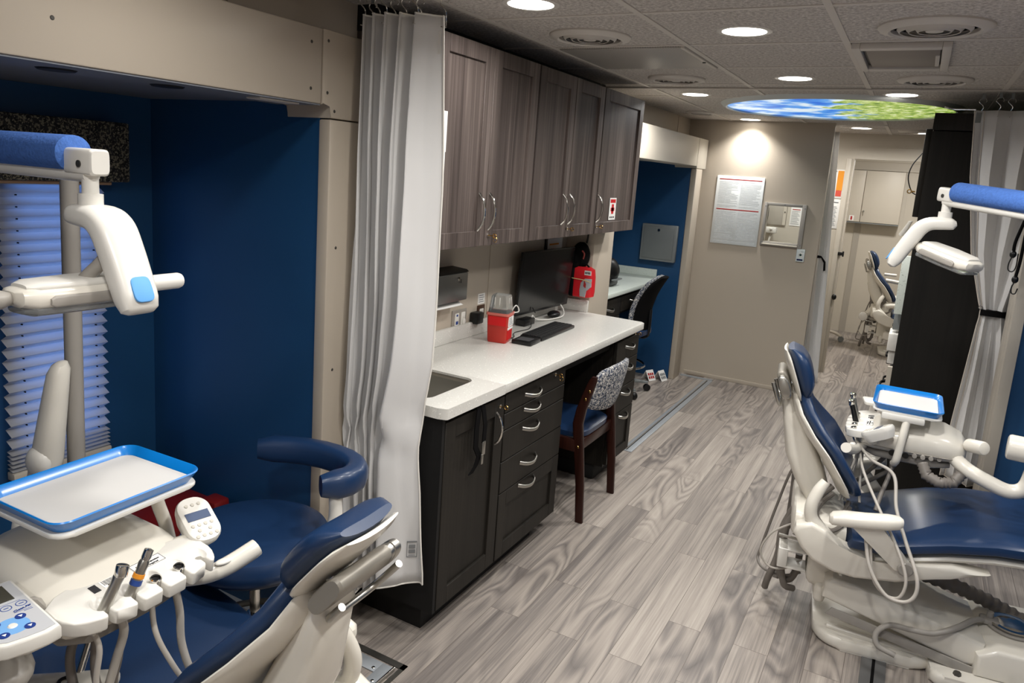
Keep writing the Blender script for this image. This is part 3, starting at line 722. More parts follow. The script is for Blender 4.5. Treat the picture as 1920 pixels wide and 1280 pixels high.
# its headrest is tipped further back
pv = V((-.29, 0, .93)); Rb = Matrix.Translation(pv) @ Matrix.Rotation(math.radians(-19), 4, 'Y') @ Matrix.Translation(-pv)
low = Matrix.Translation((0, 0, -.075))
for ch in chair_l.children:
    if ch.name.startswith(('headrest_cushion', 'headrest_shell')): ch.matrix_basis = low @ Rb
    elif ch.name.startswith(('backrest', 'seat_', 'side_cover', 'hub_cover', 'back_bracket', 'armrest', 'headrest_post')): ch.matrix_basis = low
aa = mk('assistant_arm', M().loft([ring((-1.335+.05*f, 1.20+.27*f, .37+.03*f), V((1, -.18, 0)).normalized(), Z3, .036*k, .036*k, 2.2, 20) for f, k in ((0, .9), (.7, 1), (.9, 1), (.97, .85), (1.02, .5), (1.035, .2))]), white, chair_l)
mk('base_foot', M().prism(rrect(-.035, .035, -.30, .17, .03, 5), 'z', .002, .085, .01, 2, mat=Matrix.Translation((-1.36, 1.45, 0)) @ Matrix.Rotation(math.radians(-22), 4, 'Z')), cream, chair_l)
chair_f = copy_tree(chair_r); chair_f['label'] = 'small far blue dental chair in the room past the doorway'
chair_f.location = (-.09, 9.28, 0); chair_f.rotation_euler = (0, 0, math.radians(5))

# ------------------------------------------------------------------ delivery unit (local: x away from the holder front, z = 0 at holder top)
def delivery_unit(label, loc, rz, tdz=0, tdy=0):
    t = thing('dental_delivery_unit', label, 'dental unit', loc, rz, 'dental delivery units')
    def P(name, m, mt, par=t, **k): return mk(name, m, mt, par, **k)
    b = M(1)
    b.loft([ring((x, y, z), Y3, Z3, w, h, 2.8, 32) for x, y, z, w, h in ((.035, 0, -.04, .12, .02), (.05, 0, -.035, .15, .034), (.09, 0, -.028, .16, .048), (.16, 0, -.018, .158, .06), (.25, 0, -.012, .15, .066), (.33, 0, -.016, .14, .062), (.385, 0, -.024, .118, .05), (.405, 0, -.03, .09, .03))])
    body = P('body', b, cream)
    P('body_seam', M(1).loft([ring((x, 0, -.043), Y3, Z3, w, .002, 2.8, 32) for x, w in ((.05, .152), (.09, .1605), (.16, .1592), (.25, .1512), (.33, .1412), (.385, .119))], cap=False), grayp, body)
    P('underside', M(1).loft([ring((x, 0, -.085), Y3, Z3, w, h, 3, 28) for x, w, h in ((.06, .10, .012), (.1, .13, .022), (.3, .125, .022), (.36, .09, .012))]), grayp, body)
    # holder panel with five notches
    ys = [-.128, -.073, -.018, .037, .092]; o = []
    half = .165
    front = []
    for k in range(9): a = PI+PI/2*k/8; front.append((.045+.065*math.cos(a)*1.0, -half+.065+.065*math.sin(a)))
    left = [(x, y) for x, y in front]            # corner near y = -half
    pts = []
    pts += [(.075, -half), (.03, -half), (.014, -.161), (.0, -.154), (-.010, -.146)]
    for i_, y in enumerate(ys):
        x0 = -.016 if i_ in (0, 4) else -.024
        pts += [(x0, y-.012), (x0+.001, y-.0085), (x0+.006, y-.0055), (x0+.022, y-.0048)]
        pts += [(x0+.03+.010*math.sin(t_), y+.0085*math.cos(PI-t_)) for t_ in (PI*.15, PI*.32, PI*.5, PI*.68, PI*.85)]
        pts += [(x0+.022, y+.0048), (x0+.006, y+.0055), (x0+.001, y+.0085), (x0, y+.012)]
    pts += [(-.014, .112), (-.006, .135), (.006, .152), (.024, .163), (.04, half), (.075, half)]
    pts += [(.095, half-.03), (.105, half-.08), (.105, -half+.08), (.095, -half+.03)]
    tilt = Matrix.Rotation(math.radians(-9), 4, 'Y')
    hp = P('instrument_holder', M(1).prism(pts, 'z', -.03, 0, .006, 3, mat=tilt), white)
    ct = M(1)
    for y in ys: ct.ball(tilt @ V((.022, y, .021)), .030, .025, .030, 28, 16)
    boolean_cut(hp, ct)
    lb = M(1); lb.box(.052, .078, -.075, -.005, .0002, .001, mat=tilt); P('label_plate', lb, paper, hp)
    lb = M(1); lb.box(.054, .076, .025, .06, .0002, .0008, mat=tilt)
    P('barcode_label', lb, paper, hp)
    q = M(1)
    for k in range(14): q.box(.060, .074, .0265+k*.0022, .0265+k*.0022+(.0012 if k % 3 else .0006), .0008, .0011, mat=tilt)
    q.box(.053, .075, .068, .082, .0002, .001, mat=tilt)
    P('barcode', q, ink, hp)
    q = M(1); e1 = (.0525, .0775); 
    for a in ((.0525, .0535, -.0745, -.0055), (.0765, .0775, -.0745, -.0055), (.0525, .0775, -.0745, -.0735), (.0525, .0775, -.0065, -.0055)): q.box(*a, .001, .0013, mat=tilt)
    rr = tilt.to_3x3()
    text_m(q, ['BME', 'Scheduled Inspection', 'NOT Required'], tilt @ V((.0725, -.04, .001)), rr @ V((0, -1, 0)), rr @ V((1, 0, 0)), .0062, 1.25)
    text_m(q, ['073041'], tilt @ V((.0565, .042, .001)), rr @ V((0, -1, 0)), rr @ V((1, 0, 0)), .0065)
    P('lettering', q, ink, hp)
    # tray rack and post
    P('tray_rack', M(1).prism(rrect(.066, .306, -.158+tdy, .158+tdy, .03, 5), 'z', .098+tdz, .106+tdz, .003, 2).box(.10, .25, -.17, -.11+tdy, .075+tdz, .099+tdz, .006), white)
    P('tray_post', M(1).tube([(.19, -.15, .09+tdz), (.188, -.162, .06), (.182, -.178, .0), (.176, -.186, -.07), (.17, -.165, -.095)], .0145, 14, 5), cream)
    kn = M(1)
    kp = P('control_knob', M(1).lathe([(.009, 0), (.008, .009), (.0001, .0095)], 16, (.235, -.152, -.052), (0, -1, 0)), grayp, body)
    for k in range(3):
        c2 = kp.copy(); C.objects.link(c2); c2.parent = body; c2.location = (.028*(k+1), .0028*(k+1)*(k+1), 0)
    for x in (.158, .205): P('switch', M(1).lathe([(.0115, -.001), (.0115, .003), (.0001, .0032)], 18, (x, -.156, -.058), (0, -1, 0)), blackp, body)
    # white key pad with display on the near end
    K = Matrix.Translation(V((.098, -.195, .028))) @ Matrix.Rotation(math.radians(-14), 4, 'Z') @ Matrix.Rotation(math.radians(-30), 4, 'Y') @ Matrix.Scale(1.1, 4)
    kp = P('key_pad', M(1).loft([[K @ V((x*s, y*s, z)) for x, y in rrect(-.055, .055, -.034, .034, .03, 6)] for s, z in ((.8, -.03), (1, -.006), (1.02, .004), (.97, .010), (.9, .011))]), white)
    P('display', M(1).box(-.004, .016, -.024, .024, .0112, .0122, mat=K), lcd, kp)
    bm_ = mat('button_gray_'+str(len(bpy.data.materials)), (196, 191, 180), .4)
    for x, n_ in ((.034, 3), (-.016, 4), (-.029, 2), (-.042, 4)):
        for k in range(n_): P('button', M(1).lathe([(.0045, 0), (.004, .0016), (.0001, .0018)], 10, K @ V((x, (k-(n_-1)/2)*(.013 if n_ > 2 else .022), .011)), K.to_3x3() @ Z3), bm_, kp)
    P('pad_arm', M(1).tube([(.10, -.12, -.02), (.09, -.155, -.01), (.078, -.19, -.008)], [.03, .024, .026], 12, 4), cream, kp)
    # grip handle
    hd = M(1).tube([(.055, -.12, -.065), (.035, -.165, -.068), (.02, -.21, -.062), (.004, -.26, -.046), (.0, -.276, -.040)], [.014, .018, .021, .021, .020], 14, 5)
    hdl = P('grip_handle', hd, cream); P('grip_button', M(1).ball((.018, -.196, -.045), .020, .011, .006, mat=Matrix.Rotation(1.3, 4, 'Z')), white, hdl)
    # arm under the unit
    return t
unit_r = delivery_unit('cream dental delivery unit beside the right chair under the small blue tray', (-.115, 3.345, .82), 0)
unit_l = delivery_unit('cream dental delivery unit in the left foreground under the large blue tray', (-1.20, .84, .90), math.radians(182), .034, -.02)
for nm_, un in (('right', unit_r), ('left', unit_l)): pass
# right unit: second pad seen behind the tray, support arm and bellows
K = Matrix.Translation(V((-.045, 3.545, .855))) @ Matrix.Rotation(math.radians(10), 4, 'Z')
mk('screen_pad', M().prism(rrect(-.05, .06, -.05, .05, .015, 4), 'z', 0, .014, .004, mat=K), white, unit_r)
mk('support_arm', M().tube([(.255, 3.25, .775), (.30, 3.2, .755), (.36, 3.18, .735), (.43, 3.17, .718), (.475, 3.17, .74), (.49, 3.17, .80), (.49, 3.17, .85)], .027, 16, 6), cream, unit_r)
mk('arm_elbow', M().cyl((.40, 3.17, .885), (.72, 3.15, .885), .046, 26, b=.01), cream, unit_r)
mk('elbow_screw', M().cyl((.485, 3.128, .857), (.485, 3.12, .857), .008, 12), blackp, unit_r)
mk('arm_joint', M().cyl((.29, 3.26, .835), (.34, 3.2, .85), .026, 18, b=.008), cream, unit_r)
br = [(.15, 3.2, .745), (.17, 3.18, .705), (.215, 3.17, .69), (.26, 3.18, .70), (.285, 3.2, .74)]
bb = M(); L0 = []
for i in range(len(br)-1):
    for k in range(7): L0.append(V(br[i])+(V(br[i+1])-V(br[i]))*k/7)
bb.tube(L0, [.022 if i % 2 else .018 for i in range(len(L0))], 14, 1); mk('bellows_tube', bb, hosed, unit_r, sharp=60)
# left unit: screen pad in front and arms
K = Matrix.Translation(V((-1.283, .612, .932))) @ Matrix.Rotation(math.radians(-7), 4, 'Z')
fr_ = [(-.105, -.052), (.085, -.052), (.100, -.03), (.105, 0), (.107, .03), (.102, .052), (-.105, .052)]
sp_ = mk('screen_pad', M().prism(fr_, 'z', -.028, 0, .005, 2, mat=K), white, unit_l)
mk('pad_face', M().prism([(x*.93, y*.88) for x, y in fr_], 'z', .0, .0012, 0, mat=K), mat('pad_silver', (186, 187, 190), .35), sp_)
mk('display', M().box(-.088, -.03, -.038, .03, .0012, .002, mat=K), mat('olive_lcd', (66, 64, 56), .2), sp_)
dp = M().lathe([(.0001, .0014), (.026, .0014), (.026, .0008)], 30, K @ V((.052, -.004, 0)), Z3); mk('pad_ring', dp, lightblue, sp_)
mk('pad_hub', M().lathe([(.008, .0012), (.006, .003), (.0001, .0034)], 18, K @ V((.052, -.004, 0)), Z3), white, sp_)
bt = None
for dx, dy in ((-.0195, -.0195), (-.0195, .0195), (.0195, -.0195), (.0195, .0195)):
    b_ = mk('arrow_button', M().lathe([(.0085, .0012), (.0085, .0022), (.0001, .0024)], 18, K @ V((.052+dx, -.004+dy, 0)), Z3), mat('deep_blue_button', (34, 58, 128), .4) if bt is None else bt, sp_)
    bt = b_.data.materials[0]
    c_ = V((.052+dx, -.004+dy, .0024))
    mk('arrow_mark', M().prism([(c_.x-.003, c_.y-.003), (c_.x+.004, c_.y), (c_.x-.002, c_.y+.004)], 'z', .0023, .0028, 0, mat=K), paper, b_)
for k in range(4):
    mk('oval_button', M().torus(K @ V((-.008, .032-.024*k, .0012)), .0085, .0008, Z3, 24, 5), inkb, sp_)
q = M()
for k in range(4): q.box(-.009, -.007, .028-.024*k, .036-.024*k, .0012, .0016, mat=K)
q.box(-.021, -.0205, -.05, .035, .0012, .0016, mat=K)
rr = K.to_3x3()
text_m(q, ['Clean.Air'], K @ V((.010, .027, .0012)), rr @ V((-.17, .98, 0))*1, rr @ V((-.98, -.17, 0)), .0078)
q.box(.0155, .0162, .012, .040, .0012, .0016, mat=K); q.box(.0195, .0205, .026, .04, .0012, .0016, mat=K)
mk('printing', q, inkb, sp_)
mk('pad_mount', M().tube([(-1.30, .66, .895), (-1.34, .70, .875), (-1.38, .74, .87)], [.03, .026, .03], 12, 4), grayp, unit_l)
mk('support_arm', M().tube([(-1.55, .84, .86), (-1.72, .88, .84), (-1.86, .98, .83)], [.03, .03, .03], 14, 4), cream, unit_l)
mk('swing_arm', M().loft([ring((-2.03+.05*f, 1.10+.02*f, .845+.30*f), V((1, 0, 0)), V((0, .93, .36)), (.046-.015*f)*s_, (.046-.016*f)*s_, 2.2, 24) for f, s_ in ((-.10, .3), (-.085, .75), (-.04, .97), (.05, 1), (.3, 1), (.7, 1), (.93, .97), (1.0, .7), (1.02, .3))]), cream, unit_l)
mk('arm_end_cap', M().ball((-2.022, 1.078, .865), .043, .03, .045), white, unit_l)

mk('lower_cover', M().ball((-1.31, .60, .825), .09, .06, .035), grayp, unit_l)

mk('side_holder', M().prism(rrect(-.10, .10, -.05, .022, .02, 4), 'z', -.02, 0, .006, mat=Matrix.Translation((-1.385, .775, .66)) @ Matrix.Rotation(math.radians(41), 4, 'Z')), cream, unit_l)
mk('syringe', M().cyl((-1.385, .80, .655), (-1.405, .835, .70), .009, 12), chrome, unit_l)
mk('holder_ring', M().torus((-1.375, .765, .661), .012, .004, Z3, 20, 8), blackp, unit_l)
# ------------------------------------------------------------------ trays with paper liners
def tray(un, dz, dy, label, label2):
    Mx = W(un) @ Matrix.Translation((0, dy, dz)); T = M(); z0 = .1065
    o = rrect(.062, .309, -.164, .164, .034, 6); i1 = rrect(.080, .291, -.146, .146, .024, 6); i0 = rrect(.084, .287, -.142, .142, .02, 6)
    ob = rrect(.078, .293, -.148, .148, .026, 6)
    T.loft([[(x, y, z0) for x, y in ob], [(x, y, z0+.025) for x, y in o], [(x, y, z0+.0275) for x, y in rrect(.064, .307, -.162, .162, .032, 6)], [(x, y, z0+.026) for x, y in rrect(.067, .304, -.159, .159, .030, 6)], [(x, y, z0+.004) for x, y in i1]])
    T.xf(Mx); solo('instrument_tray', T, trayb, label, 'tray', 'blue instrument trays')
    P_ = M(); P_.loft([[Mx @ V((x, y, z0+.0045+.0105*(.55+.45*math.sin(9*y+3*x)*0+.0))) for x, y in r_] for r_ in (rrect(.083, .288, -.143, .143, .02, 6), )], cap=False) if False else None
    P_ = M(); out = rrect(.079, .292, -.147, .147, .022, 6); rings_ = []
    for s, dz in ((1, .0085), (.93, .0066), (.80, .006), (.4, .006), (.02, .006)):
        rings_.append([(.1855+(x-.1855)*s, y*s, z0+dz+.0012*math.sin(40*y)*(1 if s > .9 else .2)) for x, y in out])
    P_.loft(rings_, cap=False); P_.b.verts.ensure_lookup_table(); P_.b.faces.new(P_.b.verts[-len(out):]); P_.xf(Mx)
    solo('tray_liner', P_, liner, label2, 'paper liner', 'white tray liners')
tray(unit_r, 0, 0, 'small bright blue instrument tray on the right delivery unit', 'white paper liner lying in the tray by the right chair')
tray(unit_l, .034, -.02, 'large bright blue instrument tray in the left foreground', 'large white paper liner in the left foreground tray')

# ------------------------------------------------------------------ handpieces and hoses
TILT = Matrix.Rotation(math.radians(-9), 4, 'Y')
def hp_axis(un, y, lean, side=0):
    """slot position and outward-up direction of a handpiece in a holder"""
    Mx = W(un); p = Mx @ (TILT @ V((.012, y, -.01))); d = (Mx.to_3x3() @ V((lean, side, 1))).normalized(); return p, d
def handpiece(un, y, lab, L, lean, side, bands=False, angled=True, hose=None, hose_r=.0055, dark=False):
    p, d = hp_axis(un, y, lean, side)
    t = thing('dental_handpiece', lab, 'dental instrument', p-d*.03, 0, 'handpieces in their holders')
    b = M().lathe([(.006, -.045), (.0095, -.03), (.011, 0), (.0105, L*.35), (.0095, L*.7), (.0105, L*.9), (.008, L)], 18, p, d)
    mk('handle', b, blackp if dark else steel, t)
    if angled:
        n = (W(un).to_3x3() @ V((0, -.3, 1))).normalized(); c = p+d*(L+.004)
        mk('head', M().cyl(c-n*.012, c+n*.010, .012, 16, b=.002).cyl(p+d*(L-.02), c, .0065, 12), chrome, t)
    else:
        mk('head', M().lathe([(.0085, L-.002), (.0095, L+.004), (.009, L+.018), (.004, L+.02), (.0001, L+.016)], 16, p, d), chrome, t)
    if bands:
        mk('orange_band', M().lathe([(.0105, L*.50), (.0112, L*.51), (.0109, L*.62), (.0095, L*.62)], 16, p, d), orange, t)
        mk('blue_band', M().lathe([(.0108, L*.32), (.0115, L*.33), (.0112, L*.46), (.0098, L*.46)], 16, p, d), inkb, t)
    if hose: mk('hose', M().tube([p-d*.04]+hose, hose_r, 10, 8), hose_m, t)
    return t
def coupling(un, y, lab, hose, r=.0055):
    p, d = hp_axis(un, y, -.25)
    t = thing('hose_coupling', lab, 'hose coupling', p-d*.03, 0, 'empty hose couplings in their holders')
    mk('connector', M().lathe([(.006, -.045), (.0095, -.03), (.0115, .004), (.0115, .014), (.0095, .016), (.0095, .008), (.0001, .006)], 18, p, d), chrome, t)
    mk('socket', M().lathe([(.0085, .0075), (.0085, .0105), (.0001, .011)], 14, p, d), blackp, t)
    if hose: mk('hose', M().tube([p-d*.04]+hose, r, 10, 8), hose_m, t)
    return t
# left foreground unit (local y runs towards the camera after the half turn)
handpiece(unit_l, .092, 'silver handpiece nearest the screen pad on the left unit', .075, -.15, -.45, hose=[V(q) for q in ((-1.205, .735, .82), (-1.21, .73, .74), (-1.20, .75, .64), (-1.17, .78, .56))])
handpiece(unit_l, .037, 'handpiece with orange and blue bands on the left unit', .075, -.1, -.45, True, False, hose=[V(q) for q in ((-1.215, .79, .82), (-1.235, .78, .74), (-1.245, .77, .66), (-1.22, .79, .56))], hose_r=.0085)
coupling(unit_l, -.018, 'empty chrome coupling in the middle holder of the left unit', [V(q) for q in ((-1.205, .85, .80), (-1.19, .865, .74), (-1.17, .90, .66), (-1.13, .95, .60), (-1.09, .99, .585))])
coupling(unit_l, -.073, 'empty chrome coupling with black socket, right of the middle, left unit', [V(q) for q in ((-1.215, .915, .80), (-1.215, .92, .72), (-1.19, .935, .64), (-1.15, .97, .59), (-1.09, 1.0, .58))], .008)
# right unit
RH = lambda *q: [V(k) for k in q]
handpiece(unit_r, -.018, 'black and silver handpiece standing in the right unit, nearer one', .085, -.35, .0, dark=True, hose=RH((-.085, 3.30, .76), (-.08, 3.22, .70), (-.10, 3.14, .62), (-.11, 3.10, .55)))
handpiece(unit_r, .037, 'silver handpiece standing in the right unit, farther one', .10, -.3, .0, hose=RH((-.08, 3.35, .76), (-.075, 3.25, .69), (-.09, 3.16, .60), (-.09, 3.12, .545)))
coupling(unit_r, -.073, 'empty hose coupling at the near end of the right unit', RH((-.075, 3.24, .76), (-.05, 3.12, .70), (.02, 2.98, .62), (.10, 2.86, .53), (.145, 2.81, .44), (.135, 2.80, .37), (.09, 2.81, .36), (.045, 2.83, .40), (.02, 2.88, .50)))
coupling(unit_r, .092, 'empty hose coupling at the far end of the right unit', RH((-.07, 3.42, .75), (-.06, 3.3, .68), (-.05, 3.2, .60), (-.04, 3.14, .545)))
coupling(unit_r, -.128, 'empty hose coupling at the keypad end of the right unit', RH((-.07, 3.19, .76), (-.02, 3.14, .73), (.06, 3.08, .71), (.085, 2.98, .62), (.13, 2.88, .54), (.175, 2.81, .46), (.18, 2.79, .40), (.15, 2.785, .365), (.09, 2.79, .37), (.03, 2.82, .44), (.0, 2.88, .53)), .0065)
# supply hoses under both units
sh = thing('hose_bundle', 'gray supply hoses hanging under the right delivery unit', 'hose bundle', (.05, 3.25, .5))
for pts in (((.04, 3.27, .745), (.05, 3.22, .68), (.03, 3.15, .60), (.02, 3.10, .545)), ((.08, 3.3, .74), (.05, 3.3, .66), (-.03, 3.3, .58), (-.10, 3.27, .53)), ((.05, 3.33, .74), (.0, 3.33, .66), (-.06, 3.32, .58), (-.12, 3.3, .52))):
    mk('hose', M().tube(pts, .0085, 10, 6), hosed, sh)
sh = thing('hose_bundle', 'gray supply hoses hanging under the left delivery unit', 'hose bundle', (-1.3, .75, .5))
for pts, r in ((((-1.30, .76, .83), (-1.31, .74, .76), (-1.29, .74, .68), (-1.25, .76, .60), (-1.2, .79, .55)), .009), (((-1.27, .77, .83), (-1.255, .755, .74), (-1.225, .76, .66), (-1.20, .78, .58)), .0075), (((-1.25, .81, .83), (-1.24, .80, .76), (-1.245, .79, .70), (-1.24, .79, .62)), .004)):
    mk('hose', M().tube(pts, r, 10, 6), hosed, sh)

# ------------------------------------------------------------------ foot control
fc = thing('foot_control', 'round chrome foot control lying on the right chair base', 'foot control', (.53, 3.22, .172))
mk('base_plate', M().lathe([(.0001, 0), (.082, 0), (.085, .006), (.08, .010), (.0001, .010)], 36, (.53, 3.22, .1725)), grayp, fc)
mk('disc', M().lathe([(.0001, .024), (.05, .020), (.068, .014), (.074, .014), (.076, .018), (.072, .021), (.066, .019)], 36, (.53, 3.22, .1725)), chrome, fc)
mk('stem', M().box(.425, .49, 3.185, 3.235, .174, .196, .008).lathe([(.0001, .05), (.012, .045), (.012, .02)], 14, (.458, 3.215, .1725)), grayp, fc)
mk('cord', M().tube([(.44, 3.20, .185), (.40, 3.14, .20), (.34, 3.03, .205), (.27, 2.985, .18), (.20, 2.97, .175), (.13, 2.965, .17), (.09, 2.955, .13), (.10, 2.945, .085), (.16, 2.945, .068)], .0105, 10, 8), grayp, fc)

# ------------------------------------------------------------------ dental lights
def dental_light(label, loc, rz, arm_dir, arm_len, head_yaw, head_off, grips, tilt=0):
    t = thing('dental_light', label, 'dental light', loc, 0, 'dental lights')
    J = V(loc); Rz = Matrix.Rotation(rz, 3, 'Z')
    def P(name, m, mt, par=t, **k): return mk(name, m, mt, par, **k)
    a = V(arm_dir).normalized(); side = a.cross(Z3).normalized(); up = side.cross(a)
    P('arm_foam', M().loft([ring(J+a*s+up*.012, side, up, .038*k, .036*k, 2.1, 24) for s, k in ((.047, .86), (.05, 1), (arm_len-.1, 1), (arm_len-.095, .86))]), foam)
    P('arm_tube', M().loft([ring(J+a*s-up*.026, side, up, .018, .016, 2.4, 18) for s in (-.005, .05, arm_len)]), white)
    P('joint_block', M().loft([ring(J+a*s-up*.002, side, up, .022*k, .026*k, 5, 24) for s, k in ((-.034, .85), (-.029, 1), (.048, 1), (.054, .9))]), white)
    P('joint_screw', M().lathe([(.007, 0), (.007, .002), (.0001, .002)], 14, J+side*.0225-up*.006+a*.0, side).lathe([(.007, 0), (.007, .002), (.0001, .002)], 14, J-side*.0225-up*.006, -side), dkmetal)
    P('neck', M().lathe([(.0155, -.025), (.0155, -.063), (.023, -.064), (.023, -.092), (.0001, -.092)], 24, J), white)
    X = Rz @ V((1, 0, 0)); Yv = Rz @ V((0, 1, 0))
    path = [(-.042, -.118, .34, .55), (-.034, -.120, .042, .022), (.0, -.121, .046, .025), (.045, -.125, .047, .027), (.078, -.145, .047, .030), (.105, -.188, .046, .031), (.135, -.245, .045, .030), (.158, -.292, .044, .028), (.168, -.312, .040, .020), (.172, -.319, .030, .008)]
    path[0] = (-.046, -.117, .030, .010)
    path = [(x*.88, z*.88, w*.9, h*.9) for x, z, w, h in path]
    fine = []
    for i in range(len(path)-1):
        p0 = path[max(i-1, 0)]; p1 = path[i]; p2 = path[i+1]; p3 = path[min(i+2, len(path)-1)]
        for k in range(4 if 0 < i < len(path)-3 else 1):
            q_ = k/4; fine.append(tuple(.5*(2*b+(c-a)*q_+(2*a-5*b+4*c-d)*q_*q_+(3*b-a-3*c+d)*q_**3) for a, b, c, d in zip(p0, p1, p2, p3)))
    path = fine+[path[-1]]; rings_ = []
    for i, (x, z, w, h) in enumerate(path):
        x0, z0 = path[max(i-1, 0)][:2]; x1, z1 = path[min(i+1, len(path)-1)][:2]
        tg = V((x1-x0, 0, z1-z0)).normalized(); n = V((-tg.z, 0, tg.x))
        rings_.append(ring(J+X*x+Z3*z, Yv, X*n.x+Z3*n.z, w, h, 3.2, 24))
    arm = P('drop_arm', M().loft(rings_), white)
    # grip pad on the outer face of the arm
    tg = V((.135-.168, 0, -.245+.312)).normalized(); n = V((tg.z, 0, -tg.x))*1.0
    c = J+X*.132+Z3*-.2455; nn = (X*n.x+Z3*n.z); tt = X*tg.x+Z3*tg.z
    P('grip_pad', M().loft([ring(c+nn*(.0255+d), Yv, tt, .021*s, .026*s, 4, 22) for d, s in ((0, 1), (.0035, .97), (.0045, .85))]), padblue, arm)
    # lamp head
    H = J+V(head_off); hy = Matrix.Rotation(head_yaw, 3, 'Z'); hx = hy @ V((math.cos(tilt), 0, -math.sin(tilt))); hv = hy @ V((0, 1, 0)); hz = hx.cross(hv)
    P('head_housing', M().loft([ring(H+hx*x+hz*z, hv, hz, w, h, 3, 24) for x, z, w, h in ((-.124, .004, .022, .010), (-.118, .002, .038, .017), (-.097, 0, .050, .022), (0, 0, .055, .024), (.097, 0, .050, .022), (.118, .002, .038, .017), (.124, .004, .022, .010))]), cream)
    P('top_cover', M().loft([ring(H+hx*x+hz*.020, hv, hz, w, h, 2.8, 24) for x, w, h in ((-.108, .026, .006), (-.09, .04, .011), (0, .046, .013), (.09, .04, .011), (.108, .026, .006))]), white)
    P('clear_shield', M().loft([ring(H+hx*x-hz*.022, hv, hz, w, h, 3, 24) for x, w, h in ((-.114, .028, .006), (-.10, .046, .011), (0, .05, .012), (.10, .046, .011), (.114, .028, .006))]), clearp)
    for s in (-1, 1): P('side_inlay', M().loft([ring(H+hx*x+hv*s*.0525-hz*.004, hv, hz, .004, h, 3, 14) for x, h in ((-.08, .006), (-.072, .011), (.072, .011), (.08, .006))]), grayp)
    for s in grips: P('handle', M().lathe([(.010, .115), (.013, .128), (.0175, .140), (.0175, .225), (.015, .232), (.0001, .233)], 18, H, hx*s), white if s > 0 else grayp)
    k0 = J+X*.088-Z3*.165; E_ = H-hx*.118 if tilt else H+Z3*.01
    if tilt: k0 = J+X*.105-Z3*.20
    P('head_joint', M().tube([k0, (k0+E_)/2+Z3*.004, E_], [.02, .013, .013], 14, 4), grayp)
    e_ = J+a*arm_len
    P('support_post', M().cyl((e_.x, e_.y, .002), (e_.x, e_.y, e_.z+.03), .028, 20), grayp)
    return t
dental_light('white dental light on a blue foam-wrapped arm over the right chair', (.082, 3.18, 1.772), PI, (.30, -.42, -.035), .95, math.radians(-46), (.03, -.07, -.222), (), math.radians(11))
dental_light('large white dental light with blue foam arm in front of the blind', (-1.425, .88, 1.712), 0, (-1, -.03, .0), 1.0, PI/2, (.02, -.045, -.252), (-1, 1))
# pole that carries the left light
pl = thing('light_pole', 'tall gray pole standing in front of the glowing blind', 'pole', (-2.03, 1.18, 0))
mk('tube', M().cyl((-2.03, 1.18, .02), (-2.005, 1.18, 1.70), .0235, 24), grayp, pl)
mk('foot_flange', M().lathe([(.09, 0), (.09, .012), (.04, .03), (.03, .08), (.0001, .08)], 28, (-2.03, 1.18, .0)), grayp, pl)
mk('cover_plate', M().cyl((-2.016, 1.155, 1.12), (-2.016, 1.158, 1.12), .014, 20), mat('plate_gray', (158, 150, 138), .4), pl)

# ------------------------------------------------------------------ operator stool
so = V((-1.62, 1.49, 0)); t = thing('operator_stool', 'round navy operator stool with curved arm rest in the left alcove', 'stool', so)
seat = M().lathe([(.0001, .525), (.16, .525), (.20, .535), (.226, .56), (.23, .588), (.215, .615), (.175, .63), (.08, .628), (.0001, .624)], 48, so)
mk('seat', seat, vinyl, t)
mk('seat_pan', M().lathe([(.0001, .52), (.12, .52), (.16, .535), (.165, .546), (.0001, .546)], 32, so), blackp, t)
mk('gas_column', M().cyl(so+Z3*.10, so+Z3*.34, .026, 18).cyl(so+Z3*.30, so+Z3*.53, .016, 18), chrome, t)
mk('foot_ring', M().torus(so+Z3*.24, .215, .011, Z3, 48, 8), dkmetal, t)
for k in range(5):
    a = .4+2*PI*k/5; d = V((math.cos(a), math.sin(a), 0))
    lg = mk('leg', M().loft([ring(so+d*.03+Z3*.095, d.cross(Z3), Z3, .024, .024, 3, 14), ring(so+d*.24+Z3*.075, d.cross(Z3), Z3, .016, .012, 3, 14)]), dkmetal, t)
    mk('caster', M().cyl(so+d*.235-d.cross(Z3)*.018+Z3*.028, so+d*.235+d.cross(Z3)*.018+Z3*.028, .027, 18, b=.004), blackp, lg)
    mk('foot_spoke', M().cyl(so+d*.025+Z3*.24, so+d*.21+Z3*.24, .006, 8), dkmetal, lg)
ac = V((-1.585, 1.585, .80)); pth = []
for k in range(13):
    a = math.radians(146-181*k/12); pth.append(ac+V((.215*math.cos(a)-.0, .135*math.sin(a)+.04*math.cos(a), -.0)))
rg = []
for i, p in enumerate(pth):
    tg = (pth[min(i+1, 12)]-pth[max(i-1, 0)]).normalized(); k = .72 if i in (0, 12) else 1
    rg.append(ring(p, tg.cross(Z3), Z3, .037*k, .042*k, 2.8, 22))
mk('arm_rest', M().loft(rg), vinyl, t)
q = pth[11]
mk('arm_post', M().tube([q-Z3*.03, q-Z3*.12, q+V((-.02, -.03, -.20)), so+V((.12, .06, .545))], [.019, .021, .019, .016], 14, 4), white, t)
# dark red bin behind the tray
t = thing('waste_bin', 'dark red bin in the left alcove behind the tray', 'bin', (-2.2, 1.64, 0))
mk('body', M().loft([[(x, y, z) for x, y in rrect(-2.50+d, -2.10-d, 1.42+d, 1.80-d, .03, 4)] for z, d in ((.002, .05), (.40, 0))]), reddk, t)
mk('lid', M().loft([[(x, y, z) for x, y in rrect(-2.51+d, -2.09-d, 1.41+d, 1.81-d, .03, 4)] for z, d in ((.40, 0), (.43, 0), (.46, .06), (.465, .10))]), reddk, t)
mk('lid_knob', M().box(-2.14, -2.06, 1.70, 1.77, .45, .49, .01), reddk, t)
